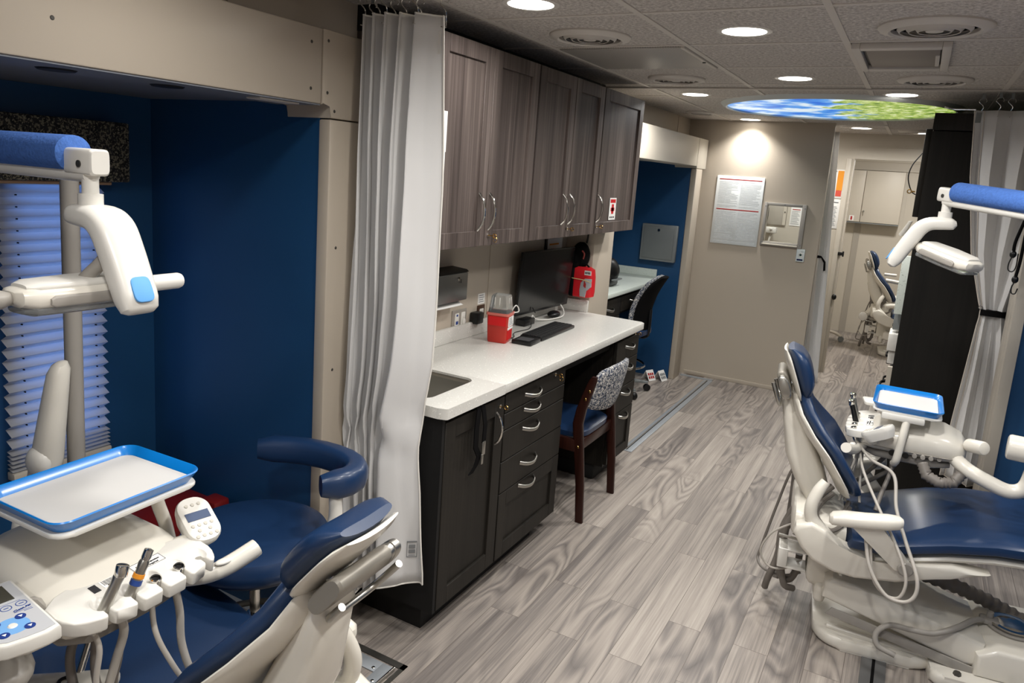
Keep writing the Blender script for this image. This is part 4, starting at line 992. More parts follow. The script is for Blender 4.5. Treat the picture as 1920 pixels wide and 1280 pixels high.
# ------------------------------------------------------------------ curtains
def lerp_tab(tab, z):
    if z >= tab[0][0]: return tab[0][1]
    for (z0, a), (z1, b) in zip(tab, tab[1:]):
        if z1 <= z <= z0:
            t = (z0-z)/(z0-z1); return a+(b-a)*t
    return tab[-1][1]
def curtain_mesh(xl, xr, y0, amp, folds, ztop, zb0, zb1, nz=46, ns=130, wide=.62, wfrac=((9, .5), (0, .5)), omega=.35, pinch=None, drift=.012, seed=1):
    rnd = random.Random(seed); ph = [rnd.uniform(0, 6) for _ in range(5)]; P_ = []
    for i in range(nz+1):
        row = []
        f = i/nz
        for j in range(ns+1):
            s = j/ns; wf_ = lerp_tab(wfrac, ztop-(ztop-zb0)*f); g_ = s/wide*wf_ if s < wide else wf_+(s-wide)/(1-wide)*(1-wf_)
            zb = zb0+(zb1-zb0)*s; z = ztop-(ztop-zb)*f
            x0, x1 = lerp_tab(xl, z), lerp_tab(xr, z); w = x1-x0
            a = lerp_tab(amp, z)
            th = 2*PI*folds*(s if s < wide else wide+(s-wide)*.45)/(wide+(1-wide)*.45)+.35*math.sin(3*z+ph[0])*(.4+.6*f)
            k = 1 if s < wide else 1-.3*(s-wide)/(1-wide)
            sn = math.sin(th); y = y0+a*k*math.copysign(abs(sn)**.75, sn)+drift*math.sin(2.2*z+7*s+ph[1])+.004*math.sin(11*z+23*s+ph[2])*f
            if pinch: y += pinch[1]*math.exp(-((z-pinch[0])/.05)**2)*math.sin(29*s+ph[3])+.5*pinch[1]*math.exp(-((z-pinch[0]-.03)/.09)**2)*math.sin(17*s+40*z)
            x = x0+w*g_+w/folds*omega*.18*math.sin(2*th)
            row.append((x, y, z))
        P_.append(row)
    return M().grid(P_), P_
def hooks(parent, pts, ztrack):
    for k, (x, y, z) in enumerate(pts):
        h = M().tube([(x, y-.012, z-.03), (x, y+.012, z-.028), (x, y+.014, z-.005), (x+.006, y, z+.02), (x-.016, y, z+.045), (x+.002, y, z+.066), (x+.016, y, z+.05), (x+.013, y, z+.042)], .0021, 6, 4)
        mk('hook', h, chrome, parent)
        mk('glider', M().box(x-.006, x+.006, y-.004, y+.004, z+.06, ztrack).lathe([(.0001, 0), (.005, .002), (.0001, .012)], 8, (x, y, z+.056)), graymetal, parent)
cl = thing('privacy_curtain', 'white privacy curtain hanging in folds between alcove post and wall cabinets', 'curtain', (-1.56, 2.03, .17))
m, P_ = curtain_mesh([(2.22, -1.702), (1.0, -1.69), (.78, -1.70), (.17, -1.65)], [(2.22, -1.39), (1.68, -1.372), (1.07, -1.374), (.85, -1.402), (.75, -1.405), (.31, -1.35), (.17, -1.345)], 1.998, [(2.22, .040), (1.8, .058), (.9, .060), (.78, .040), (.6, .058), (.1, .062)], 5.3, 2.215, .165, .265, wide=.78, wfrac=((2.22, .76), (1.25, .72), (.8, .60), (.1, .50)), pinch=(.80, .014), seed=3, omega=.75)
mk('cloth', m, curt_m, cl, solidify=.0025)
top = P_[0]; bot = P_[-1]; right = [r[-1] for r in P_]
mk('hem', M().tube([V(p)+V((0, 0, -.0)) for p in bot[::2]], .0035, 6, 1).tube([V(p) for p in right], .003, 6, 1).tube([V(p) for p in top[::2]], .0032, 6, 1), mat('hem_tape', (226, 222, 214), .6), cl)
hooks(cl, [(top[j][0], top[j][1], 2.212) for j in (2, 17, 32, 46, 60, 74, 88, 104, 126)], 2.29)
mk('care_label', M().box(-1.4305, -1.402, top[-4][1]-.006, top[-4][1]-.004, 2.10, 2.17), paper, cl)
# printed maker mark near the lower corner
r0 = P_[-4]; a, b = V(r0[-14]), V(r0[-9]); d = (b-a).normalized(); nrm = d.cross(Z3)
mm = M()
c = (a+b)/2+nrm*.003+Z3*.005
Q = Matrix((d, Z3, d.cross(Z3))).transposed().to_4x4(); Q.translation = c
for bx_ in ((-.019, .019, .026, .031), (-.019, .019, -.031, -.0285), (-.019, -.017, -.031, .031), (.017, .019, -.031, .031), (-.012, .012, .004, .017), (-.012, .012, -.015, -.002), (-.012, .012, -.0245, -.0225)):
    mm.box(bx_[0], bx_[1], bx_[2], bx_[3], 0, .0008, mat=Q)
mk('printed_mark', mm, inkg, cl)
solo('curtain_track', M().box(-1.895, -1.1, 2.015, 2.045, 2.292, 2.306, .002), gridm, 'aluminium ceiling track over the left white curtain', 'curtain track')
# right curtain
cr_ = thing('privacy_curtain', 'gray white privacy curtain on the right, gathered by a black band', 'curtain', (.42, 4.48, .28))
m, P_ = curtain_mesh([(2.21, .165), (1.88, .192), (1.5, .255), (1.26, .325), (1.2, .345), (1.13, .338), (.6, .31), (.28, .30)], [(2.21, .60), (1.7, .56), (1.26, .462), (1.2, .448), (1.1, .47), (.6, .52), (.28, .53)], 4.485, [(2.21, .022), (1.8, .027), (1.3, .016), (1.2, .012), (1.05, .017), (.28, .026)], 3.3, 2.205, .30, .25, wide=.99, wfrac=((9, .99), (0, .99)), pinch=(1.2, .004), seed=9, omega=.5)
mk('cloth', m, curt_m, cr_, solidify=.0025)
top = P_[0]; left = [r[0] for r in P_]
mk('hem', M().tube([V(p) for p in left], .003, 6, 1).tube([V(p) for p in P_[-1][::2]], .0032, 6, 1).tube([V(r[16])+V((0, -.004, 0)) for r in P_], .0025, 5, 1), mat('hem_tape_b', (200, 192, 182), .6), cr_)
hooks(cr_, [(top[j][0], top[j][1], 2.205) for j in (5, 27, 42, 62, 82, 103, 124)], 2.29)
mk('tie_band', M().loft([ring((.397, 4.485, z), V((1, 0, 0)), V((0, 1, 0)), .058, .032, 2.5, 28) for z in (1.185, 1.188, 1.212, 1.215)]), blackm, cr_)
mk('tie_hook', M().torus((.34, 4.46, 1.225), .009, .002, (0, 1, 0), 14, 6), chrome, cr_)
lab = M().box(.172, .196, 4.447, 4.449, 2.14, 2.19); mk('size_label', lab, graymetal, cr_)
mk('bead_chain', M().tube([(.03, 4.46, 2.215), (.07, 4.46, 2.205), (.12, 4.46, 2.205), (.168, 4.46, 2.205)], .0045, 7, 4), chrome, cr_)
solo('curtain_track', M().box(-1.895, .62, 4.476, 4.500, 2.296, 2.306, .002), gridm, 'aluminium ceiling track crossing the ceiling before the sky mural', 'curtain track')
bc = thing('bungee_cord', 'black elastic cord with hooks hanging beside the right curtain', 'cord', (.43, 4.25, 1.75))
yb = 4.17
mk('wall_eye', M().torus((.444, yb, 1.748), .009, .003, (0, 1, 0), 16, 6), blackp, bc)
mk('cord', M().tube([(.436, yb, 1.745), (.42, yb, 1.66), (.405, yb, 1.58), (.405, yb, 1.53)], .007, 8, 6).tube([(.441, yb-.01, 1.745), (.437, yb-.01, 1.62), (.436, yb-.01, 1.5), (.43, yb-.01, 1.42)], .007, 8, 6), blackm, bc)
mk('cord_end', M().ball((.405, yb, 1.525), .014, .012, .018), blackp, bc); mk('cord_end', M().ball((.43, yb-.01, 1.41), .014, .012, .018), blackp, bc)
mk('hook', M().tube([(.405, yb, 1.52), (.395, yb, 1.48), (.398, yb, 1.45), (.415, yb, 1.445), (.425, yb, 1.47), (.424, yb, 1.53)], .0028, 7, 5), blackp, bc)
mk('hook', M().tube([(.43, yb-.01, 1.40), (.422, yb-.01, 1.37), (.426, yb-.01, 1.345), (.44, yb-.01, 1.345), (.446, yb-.01, 1.37)], .0028, 7, 5), blackp, bc)
# narrow curtain behind the partition
cp = thing('privacy_curtain', 'narrow white curtain hugging the free end of the partition', 'curtain', (-.7, 6.9, .1))
m, P_ = curtain_mesh([(2.25, -.80), (.1, -.80)], [(2.25, -.676), (1.2, -.622), (.1, -.565)], 6.87, [(2.2, .010), (.1, .022)], 2.6, 2.25, .10, .10, nz=30, ns=60, wide=.9, wfrac=((9, .85), (0, .85)), seed=5)
mk('cloth', m, curt_m, cp, solidify=.0025)
st = M().loft([[(-.712, 6.84, 1.19), (-.712, 6.84, 1.215), (-.712, 6.846, 1.215), (-.712, 6.846, 1.19)], [(-.675, 6.835, 1.195), (-.675, 6.835, 1.212), (-.675, 6.841, 1.212), (-.675, 6.841, 1.195)], [(-.65, 6.835, 1.155), (-.636, 6.835, 1.165), (-.636, 6.841, 1.165), (-.65, 6.841, 1.155)], [(-.645, 6.835, 1.085), (-.628, 6.835, 1.09), (-.628, 6.841, 1.09), (-.645, 6.841, 1.085)]])
mk('strap', st, blackm, cp)

# ------------------------------------------------------------------ things on the counter and its wall
t = thing('paper_towel_dispenser', 'steel paper towel dispenser with lock on the wall over the sink', 'dispenser', (-1.84, 2.84, 1.1))
mk('body', M().box(WX+.002, -1.80, 2.50, 2.935, 1.135, 1.268, .006), mat('dispenser_steel', (112, 112, 110), .35, .7), t)
mk('top_cover', M().prism([(WX+.002, 1.269), (-1.80, 1.269), (-1.812, 1.279), (WX+.002, 1.285)], 'y', 2.495, 2.94, .002), mat('dark_top', (58, 56, 52), .5, .5), t)
mk('lock', M().cyl((-1.801, 2.85, 1.24), (-1.796, 2.85, 1.24), .009, 16).box(-1.797, -1.785, 2.847, 2.853, 1.225, 1.243), chrome, t)
mk('paper_sheet', M().grid([[(-1.85+.012*k+.004*math.sin(6*y+k), y, 1.132-.006*k-.004*math.sin(5*y)) for y in [2.52+.019*i for i in range(22)]] for k in range(4)]), paper, t, solidify=.0015)
t = thing('wall_outlet', 'double steel outlet plate with white sockets under the towel dispenser', 'outlet', (WX, 3.02, .95), 0, 'wall outlets above the counter')
mk('plate', M().box(WX, WX+.006, 2.955, 3.085, .945, 1.062, .002), mat('satin_plate', (172, 167, 158), .4, .4), t)
for y in (2.993, 3.05):
    s_ = mk('socket', M().box(WX+.005, WX+.010, y-.018, y+.018, .962, 1.046, .003), white, t)
mk('socket_marks', M().box(WX+.0095, WX+.0105, 2.986, 3.0, 1.03, 1.04).box(WX+.0095, WX+.0105, 2.983, 3.003, .99, 1.006).box(WX+.0095, WX+.0105, 2.986, 3.0, .972, .978), inkb, t)
mk('rocker', M().ball((WX+.014, 3.05, 1.0), .008, .012, .018), white, t)
t = thing('power_plug', 'black square power plug on the wall between two outlets', 'plug', (WX+.03, 3.15, .98))
mk('body', M().box(WX+.002, WX+.05, 3.12, 3.185, .975, 1.035, .008), blackp, t); mk('prong_base', M().box(WX, WX+.012, 3.135, 3.17, .985, 1.025), graymetal, t)
t = thing('wall_outlet', 'brown outlet plate with white socket beside the sharps container', 'outlet', (WX, 3.23, .94), 0, 'wall outlets above the counter')
mk('plate', M().box(WX, WX+.006, 3.192, 3.262, .935, 1.058, .002), mat('bronze_plate', (92, 66, 52), .4, .6), t)
mk('socket', M().box(WX+.005, WX+.010, 3.208, 3.246, .955, 1.04, .003), white, t)
q = M()
for z in (.985, 1.018): q.box(WX+.0095, WX+.0105, 3.218, 3.221, z, z+.012).box(WX+.0095, WX+.0105, 3.233, 3.236, z, z+.012)
mk('slots', q, ink, t)
t = thing('wall_label', 'small white printed label above the brown outlet plate', 'label', (WX, 3.23, 1.06))
mk('card', M().box(WX, WX+.002, 3.195, 3.262, 1.064, 1.118), paper, t)
q = M()
for k in range(4): q.box(WX+.002, WX+.0026, 3.203, 3.254-.006*(k % 2), 1.073+.011*k, 1.077+.011*k)
mk('printing', q, inkg, t)
t = thing('sharps_container', 'red sharps container with clear lid standing on the counter', 'sharps container', (-1.72, 3.14, .912))
Q = Matrix.Translation((-1.722, 3.135, .912)) @ Matrix.Rotation(math.radians(12), 4, 'Z')
def rr_(w, h, r, z, dx=0): return [Q @ V((x+dx, y, z)) for x, y in rrect(-w, w, -h, h, r, 4)]
mk('body', M().loft([rr_(.046, .044, .008, .001), rr_(.049, .047, .009, .01), rr_(.055, .053, .009, .14)]), redl, t)
mk('rim', M().loft([rr_(.058, .056, .009, .138), rr_(.058, .056, .009, .15)]), mat('pink_rim', (206, 110, 98), .35), t)
mk('clear_lid', M().loft([rr_(.052, .050, .01, .150), rr_(.042, .042, .01, .228), rr_(.038, .038, .01, .236)]), clearp, t)
q = M()
for x in (-.02, .005): q.box(x-.002, x+.002, -.046, -.042, .18, .226, mat=Q)
q.box(.041, .046, -.02, -.016, .17, .226, mat=Q); q.box(.041, .046, .012, .016, .17, .226, mat=Q)
mk('lid_ribs', q, white, t)
mk('label_plate', M().box(.0535, .056, -.04, .04, .085, .132, mat=Q).box(.0515, .054, -.04, .04, .068, .08, mat=Q), paper, t)
q = M()
for k in range(5): q.box(.0555, .0566, -.034, .03-.006*k, .092+.008*k, .095+.008*k, mat=Q)
mk('printing', q, inkg, t)
mk('red_label', M().box(.0485, .0522, -.038, .038, .018, .066, mat=Q).box(-.045, .045, -.0545, -.0515, .088, .132, mat=Q), mat('label_red', (205, 16, 22), .4), t)
mk('wire_clip', M().tube([Q @ V(k) for k in ((.045, .03, .15), (.06, .045, .18), (.07, .06, .17), (.075, .055, .15), (.055, .035, .145))], .003, 7, 4), white, t)
t = thing('monitor', 'thin black computer monitor over the counter by the red bag', 'monitor', (-1.8, 3.8, .95))
Qm = Matrix.Translation((-1.80, 3.80, 1.145)) @ Matrix.Rotation(math.radians(-3), 4, 'Z') @ Matrix.Rotation(math.radians(4), 4, 'Y')
mk('housing', M().box(-.018, .0, -.305, .305, -.178, .178, .004, mat=Qm), blackp, t)
mk('screen', M().box(-.002, .0012, -.298, .298, -.162, .172, mat=Qm), screen, t)
mk('wall_arm', M().box(-.08, -.018, -.04, .04, -.05, .05, .005, mat=Qm).box(-1.894, -1.86, 3.76, 3.84, 1.10, 1.20), blackp, t)
t = thing('monitor_cable', 'thin white cable looping from the monitor down to the black adapter', 'cable', (-1.75, 3.8, .92))
mk('wire', M().tube([(-1.80, 4.02, .972), (-1.77, 4.0, .945), (-1.74, 3.92, .925), (-1.77, 3.80, .918), (-1.80, 3.70, .930), (-1.805, 3.66, .955), (-1.80, 3.64, .948)], .0045, 8, 6), white, t)
solo('power_adapter', M().box(-1.845, -1.785, 3.53, 3.655, .9125, .948, .005), blackp, 'black power adapter box under the monitor', 'adapter')
ad = thing('adapter_cable', 'thin black cord between the keyboard and the adapter', 'cable', (-1.75, 3.4, .915))
mk('wire', M().tube([(-1.78, 3.60, .93), (-1.74, 3.5, .916), (-1.75, 3.35, .916), (-1.70, 3.25, .917), (-1.72, 3.2, .918), (-1.67, 3.2, .92)], .0022, 6, 6).tube([(-1.80, 3.68, .97), (-1.81, 3.66, 1.0)], .003, 6, 1), blackp, ad)
t = thing('keyboard', 'long black keyboard lying on the counter', 'keyboard', (-1.62, 3.5, .912))
Qk = Matrix.Translation((-1.625, 3.50, .913)) @ Matrix.Rotation(math.radians(2), 4, 'Z')
mk('base', M().box(-.062, .062, -.22, .22, 0, .016, .004, mat=Qk), blackp, t)
q = M()
for r in range(5):
    for c in range(18): q.box(-.055+.0215*r, -.055+.0215*r+.018, -.212+.0236*c, -.212+.0236*c+.020, .016, .0215, mat=Qk)
kk = mk('keys', q, mat('key_black', (34, 34, 35), .5), t); kk['kind'] = 'stuff'
t = thing('keyboard_reader', 'small black card reader beside the near end of the keyboard', 'reader', (-1.61, 3.2, .912))
Qr = Matrix.Translation((-1.60, 3.195, .913)) @ Matrix.Rotation(math.radians(4), 4, 'Z')
mk('base', M().box(-.058, .05, -.055, .07, 0, .02, .006, mat=Qr), blackp, t); mk('pad', M().box(-.04, .03, -.04, .03, .02, .0215, mat=Qr), mat('pad_gray', (70, 70, 72), .4), t)
solo('computer_mouse', M().ball((-1.785, 3.90, .934), .035, .055, .021), blackp, 'black computer mouse under the right edge of the monitor', 'mouse')
t = thing('wall_card', 'white card with an orange line on the wall above the monitor', 'card', (WX, 4.06, 1.35))
mk('card', M().box(WX, WX+.003, 3.955, 4.17, 1.27, 1.40), paper, t); mk('printing', M().box(WX+.003, WX+.0036, 3.99, 4.12, 1.325, 1.334), orange, t)
solo('cable_cover', M().box(WX, WX+.012, 3.925, 3.945, 1.24, 1.435), blackp, 'black vertical cable strip left of the white wall card', 'cable cover')
# first-aid pouch and red bag on the return wall
t = thing('medical_pouch', 'black zipped pouch hanging above the red bag', 'pouch', (-1.76, 4.2, 1.19))
mk('pouch', M().ball((-1.77, 4.195, 1.265), .058, .045, .085).ball((-1.80, 4.18, 1.24), .05, .05, .06), blackm, t)
mk('cord', M().tube([(-1.755, 4.235, 1.34), (-1.752, 4.238, 1.38), (-1.75, 4.24, 1.435)], .006, 8, 3), blackp, t)
mk('buckle', M().tube([(-1.745, 4.15, 1.30), (-1.73, 4.15, 1.28), (-1.735, 4.15, 1.25)], .005, 6, 4), mat('dull_red', (150, 60, 52), .5), t)
t = thing('first_aid_bag', 'red zipped medical bag with gray swoosh hung on the wall by the monitor', 'bag', (-1.745, 4.2, 1.01))
zs = [(1.012, .7), (1.02, .95), (1.05, 1), (1.14, .98), (1.185, .9), (1.20, .6)]
mk('bag_body', M().loft([ring((-1.745, 4.19, z), V((1, 0, 0)), V((0, 1, 0)), .082*s, .044*s, 3.6, 28) for z, s in zs]), mat('bag_red', (205, 22, 34), .55), t)
mk('zip_band', M().loft([ring((-1.80, 4.186, z), V((1, 0, 0)), V((0, 1, 0)), .022*s, .045*s, 3.4, 20) for z, s in zs]), blackm, t)
mk('swoosh', M().prism([(-1.735, 1.02), (-1.70, 1.018), (-1.695, 1.06), (-1.665, 1.085), (-1.665, 1.135), (-1.71, 1.132), (-1.735, 1.105), (-1.74, 1.06)], 'y', 4.143, 4.149, .002), mat('swoosh_gray', (176, 178, 182), .5), t)
mk('red_mark', M().prism([(-1.715, 1.085), (-1.70, 1.075), (-1.698, 1.10), (-1.712, 1.122)], 'y', 4.1405, 4.144), inkr, t)
mk('label_plate', M().box(-1.715, -1.672, 4.1435, 4.147, 1.155, 1.182), paper, t)
q = M()
for k in range(4): q.box(-1.711+.009*k, -1.705+.009*k, 4.1428, 4.1437, 1.162, 1.175)
mk('printed_marks', q, ink, t)
mk('handle', M().tube([(-1.77, 4.18, 1.195), (-1.76, 4.175, 1.212), (-1.72, 4.175, 1.215), (-1.70, 4.18, 1.196)], .006, 8, 5), blackm, t)
mk('elastic_cord', M().tube([(-1.826, 4.15, 1.132), (-1.78, 4.142, 1.126), (-1.72, 4.139, 1.124), (-1.665, 4.145, 1.112)], .0028, 6, 5), mat('tan_cord', (205, 180, 130), .6), t)
# strap hanging from the worktop edge
t = thing('hanging_strap', 'black webbing strap with metal buckle hanging down the sink cabinet door', 'strap', (-1.33, 2.33, .65))
mk('webbing', M().loft([[(x, y-.016, z), (x+.004, y-.016, z), (x+.004, y+.016, z), (x, y+.016, z)] for x, y, z in ((-1.350, 2.325, .866), (-1.343, 2.325, .85), (-1.34, 2.31, .78), (-1.342, 2.315, .70), (-1.340, 2.34, .66), (-1.342, 2.325, .625), (-1.343, 2.29, .60))])
   .loft([[(x, y-.013, z), (x+.004, y-.013, z), (x+.004, y+.013, z), (x, y+.013, z)] for x, y, z in ((-1.346, 2.352, .866), (-1.338, 2.352, .84), (-1.333, 2.362, .78), (-1.334, 2.36, .71))]), blackm, t)
mk('buckle', M().box(-1.334, -1.328, 2.348, 2.37, .66, .715, .002).box(-1.333, -1.326, 2.342, 2.356, .625, .665, .002), steel, t)
t = thing('taped_paper', 'white paper sheets taped to the first wall cabinet door beside the curtain', 'paper', (-1.53, 2.26, 1.72))
mk('sheet', M().box(XU+.0005, XU+.0015, 2.22, 2.296, 1.80, 1.945).box(XU+.0016, XU+.0026, 2.22, 2.290, 1.715, 1.835), paper, t)
# ------------------------------------------------------------------ wooden chair
t = thing('side_chair', 'dark red wooden chair with speckled back pushed in at the knee space', 'chair', (-1.5, 3.545, 0))
for y, nm in ((3.325, 0), (3.768, 1)):
    mk('leg', M().loft([ring(p, V((1, 0, 0)), V((0, 1, 0)), w, .013, 5, 16) for p, w in (((-1.285, y, .001), .020), ((-1.298, y, .2), .022), ((-1.325, y, .42), .026), ((-1.338, y, .52), .027), ((-1.325, y, .60), .026), ((-1.298, y, .69), .024), ((-1.278, y, .755), .020), ((-1.272, y, .775), .012))]), mahog, t)
    mk('leg', M().loft([ring(p, V((1, 0, 0)), V((0, 1, 0)), w, .013, 5, 16) for p, w in (((-1.745, y, .001), .02), ((-1.735, y, .25), .022), ((-1.72, y, .44), .024))]), mahog, t)
    mk('seat_rail', M().box(-1.72, -1.32, y-.012, y+.012, .37, .435, .004), mahog, t)
    b_ = M()
    for z in (.655, .70): b_.lathe([(.0001, .003), (.006, .0025), (.008, 0)], 12, (-1.305+.4*(z-.66), y-.013, z), (0, -1, 0))
    b_.lathe([(.0001, .003), (.006, .0025), (.008, 0)], 12, (-1.325, y-.013, .40), (0, -1, 0)); mk('brass_screw', b_, brass, t)
mk('cross_rail', M().box(-1.335, -1.315, 3.33, 3.76, .375, .43, .003), mahog, t); mk('cross_rail', M().box(-1.735, -1.715, 3.33, 3.76, .375, .43, .003), mahog, t)
mk('seat', M().loft([ring((-1.52, 3.547, z), V((1, 0, 0)), V((0, 1, 0)), w, w*1.0, 5, 32) for z, w in ((.425, .195), (.435, .205), (.46, .207), (.475, .19), (.48, .15))]), vinyl, t)
bk = []
for k in range(13):
    f = k/12; y = 3.335+.425*f; bow = .045*math.sin(PI*f); top_ = .785+.035*math.sin(PI*f)**.6; bot_ = .60-.035*math.sin(PI*f)
    e_ = .55 if k in (0, 12) else 1
    A_ = V((-1.312+bow, y, bot_)); B_ = V((-1.262+bow, y, top_)); c_ = (A_+B_)/2; d_ = (B_-A_)
    bk.append(ring(c_, d_.normalized(), d_.cross(V((0, 1, 0))).normalized(), d_.length/2*(.92 if k in (0, 12) else 1), .021*e_, 3, 24))
mk('backrest', M().loft(bk), chairfab, t)
# ------------------------------------------------------------------ second alcove
t = thing('desk', 'pale topped desk with dark drawers in the second alcove', 'desk', (-2.25, 5.6, 0))
mk('desk_top', M().prism([(-2.618, 4.95), (-1.93, 4.95), (-1.89, 4.99), (-1.89, 6.36), (-1.93, 6.398), (-2.618, 6.398)], 'z', .868, .902, .005), counter2, t)
mk('upstand', M().box(-2.618, -1.955, 6.382, 6.399, .902, .97, .003).box(-2.618, -2.60, 4.95, 6.38, .902, .97, .003), counter2, t)
mk('pedestal', M().box(-2.6, -1.935, 4.97, 5.42, 0.02, .866), woodd_shaded, t)
mk('apron', M().box(-2.6, -1.935, 5.42, 6.39, .70, .866), woodd_shaded, t)
mk('back_panel', M().box(-2.6, -2.5, 5.42, 6.39, .02, .70), shadowgap, t)
for k, (z0, z1) in enumerate(((.705, .84), (.56, .70), (.40, .555))): 
    d = mk('drawer', M().box(-1.935, -1.918, 4.975, 5.415, z0, z1, .002), woodd_shaded, t); mk('handle', arch_h(-1.918, 5.13, 5.25, (z0+z1)/2), steel, d)
d = mk('drawer', M().box(-1.935, -1.918, 5.43, 6.0, .72, .84, .002), woodd_shaded, t); mk('handle', arch_h(-1.918, 5.62, 5.74, .79), steel, d)
t = thing('desk_gadget', 'black rounded gadget standing on the alcove desk', 'gadget', (-2.09, 5.5, .902))
mk('body', M().ball((-2.10, 5.5, 1.02), .11, .13, .115).box(-2.18, -2.02, 5.40, 5.60, .903, .99, .02), blackp, t); mk('stripe', M().box(-2.012, -1.985, 5.42, 5.58, .955, .965), graymetal, t)
t = thing('wall_box', 'gray locked metal box on the blue wall of the second alcove', 'wall box', (-1.955, 6.36, 1.05))
mk('case', M().box(-2.112, -1.80, 6.335, 6.399, 1.052, 1.372, .005), graymetal, t)
mk('door', M().box(-2.092, -1.82, 6.328, 6.337, 1.072, 1.355, .004), mat('box_door_gray', (116, 120, 120), .45), t)
mk('lock', M().cyl((-1.955, 6.329, 1.325), (-1.955, 6.32, 1.325), .011, 16), chrome, t)
# office chair
o_ = V((-1.98, 5.72, 0)); t = thing('office_chair', 'black office chair with flecked back at the alcove desk', 'chair', o_)
bk, bs_ = [], []
for k in range(11):
    f = k/10; z = .50+.50*f; x = -1.83+.10*(f-.35)**2*2.2+.045*f; w = .20*(1-.45*abs(f-.42)**2.2*2); w *= .6 if k in (0, 10) else 1
    c_ = V((x, 5.74, z)); n_ = V((1, 0, -.25)).normalized(); u_ = V((.25, 0, 1)).normalized()
    bk.append([p+V((1, 0, 0))*-.05*((p-c_).dot(Y3)/.2)**2 for p in ring(c_-V((.02, 0, 0)), Y3, n_, w, .022, 2.6, 22)])
    bs_.append([p+V((1, 0, 0))*-.05*((p-c_).dot(Y3)/.2)**2 for p in ring(c_+V((.012, 0, 0)), Y3, n_, w*.93, .02, 2.6, 22)])
mk('back_cushion', M().loft(bk), chairfab, t); mk('back_shell', M().loft(bs_), blackm, t)
mk('seat', M().loft([ring((-2.0, 5.73, z), V((1, 0, 0)), Y3, w, w, 3.4, 26) for z, w in ((.50, .2), (.515, .225), (.55, .225), (.565, .19))]), vinyl, t)
mk('back_bar', M().tube([(-1.9, 5.74, .49), (-1.80, 5.74, .49), (-1.775, 5.74, .55), (-1.775, 5.74, .72)], .016, 10, 4), blackp, t)
mk('gas_column', M().cyl((-2.0, 5.73, .09), (-2.0, 5.73, .5), .024, 16), blackp, t)
mk('foot_ring', M().torus((-2.0, 5.73, .24), .215, .010, Z3, 40, 8), chrome, t)
for k in range(5):
    a = .62+2*PI*k/5; d = V((math.cos(a), math.sin(a), 0)); cc = V((-2.0, 5.73, 0))
    lg = mk('leg', M().loft([ring(cc+d*.03+Z3*.1, d.cross(Z3), Z3, .022, .02, 3, 12), ring(cc+d*.27+Z3*.075, d.cross(Z3), Z3, .015, .010, 3, 12)]), graymetal, t)
    mk('caster', M().cyl(cc+d*.268-d.cross(Z3)*.018+Z3*.03, cc+d*.268+d.cross(Z3)*.018+Z3*.03, .029, 16, b=.004), blackp, lg)
for k, (x, y, r, lab) in enumerate(((-1.885, 6.25, 1.15, 'small folded white card on the floor nearer the office chair'), (-1.80, 6.315, 1.3, 'small folded white card on the floor nearer the alcove post'))):
    t = thing('folded_card', lab, 'card', (x, y, 0), r, 'folded cards on the alcove floor')
    mk('card', M(1).loft([[(-.045, -.045, .001), (-.045, -.043, .001), (0, .002, .085), (.045, -.043, .001), (.045, -.045, .001), (0, -.002, .088)][:0] or [(x_, -.05, .001), (x_, -.047, .001), (x_, .0, .083), (x_, .047, .001), (x_, .05, .001), (x_, 0, .087)] for x_ in (-.045, .045)]), paper, t)
    q = M(1)
    Qc = Matrix.Translation((0, -.0265, .045)) @ Matrix.Rotation(math.radians(60), 4, 'X')
    for i in range(3):
        for j in range(2): q.box(-.035+.025*i, -.018+.025*i, -.03+.03*j, -.008+.03*j, 0, .002, mat=Qc)
    mk('printing', q, inkr if k == 0 else inkg, t)

# ------------------------------------------------------------------ partition: poster, sanitizer sensor
t = thing('poster_board', 'large white notice board with two red bars on the beige partition', 'notice', (-1.39, 6.71, 1.24))
y0 = 6.7135
mk('board', M().box(-1.597, -1.192, 6.706, 6.7152, 1.237, 1.833, .002), mat('board_white', (228, 232, 232), .35), t)
mk('red_bar', M().box(-1.575, -1.212, 6.7055, 6.7063, 1.80, 1.808), inkr, t); mk('red_bar', M().box(-1.575, -1.212, 6.7055, 6.7063, 1.538, 1.547), inkr, t)
rnd = random.Random(4); q = M()
for (zt_, zb_) in ((1.785, 1.56), (1.525, 1.28)):
    z = zt_
    while z > zb_:
        for x0, x1 in ((-1.573, -1.402), (-1.385, -1.214)):
            if rnd.random() > .06: q.box(x0, x1-rnd.choice((0, 0, .01, .03, .06)), 6.7056, 6.7063, z-.0028, z)
        z -= .0088
q.box(-1.573, -1.214, 6.7056, 6.7063, 1.262, 1.265); q.box(-1.573, -1.214, 6.7056, 6.7063, 1.253, 1.256)
mk('printed_text', q, mat('print_gray', (196, 200, 202), .8), t)
t = thing('wall_sensor', 'small white wall device with round lens under the pass-through window', 'wall device', (-.826, 6.7, 1.15))
mk('case', M().box(-.860, -.792, 6.698, 6.7148, 1.152, 1.262, .006), mat('device_white', (224, 232, 232), .35), t)
mk('lens_ring', M().torus((-.824, 6.697, 1.212), .0165, .003, Y3, 24, 8), white, t)
mk('lens', M().cyl((-.824, 6.6985, 1.212), (-.824, 6.695, 1.212), .0095, 18), mat('lens_green', (40, 66, 58), .2), t)
mk('display', M().box(-.850, -.803, 6.6965, 6.699, 1.163, 1.177), mat('navy_display', (22, 36, 78), .25), t)
mk('marks', M().box(-.825, -.80, 6.6965, 6.699, 1.238, 1.241), inkg, t)
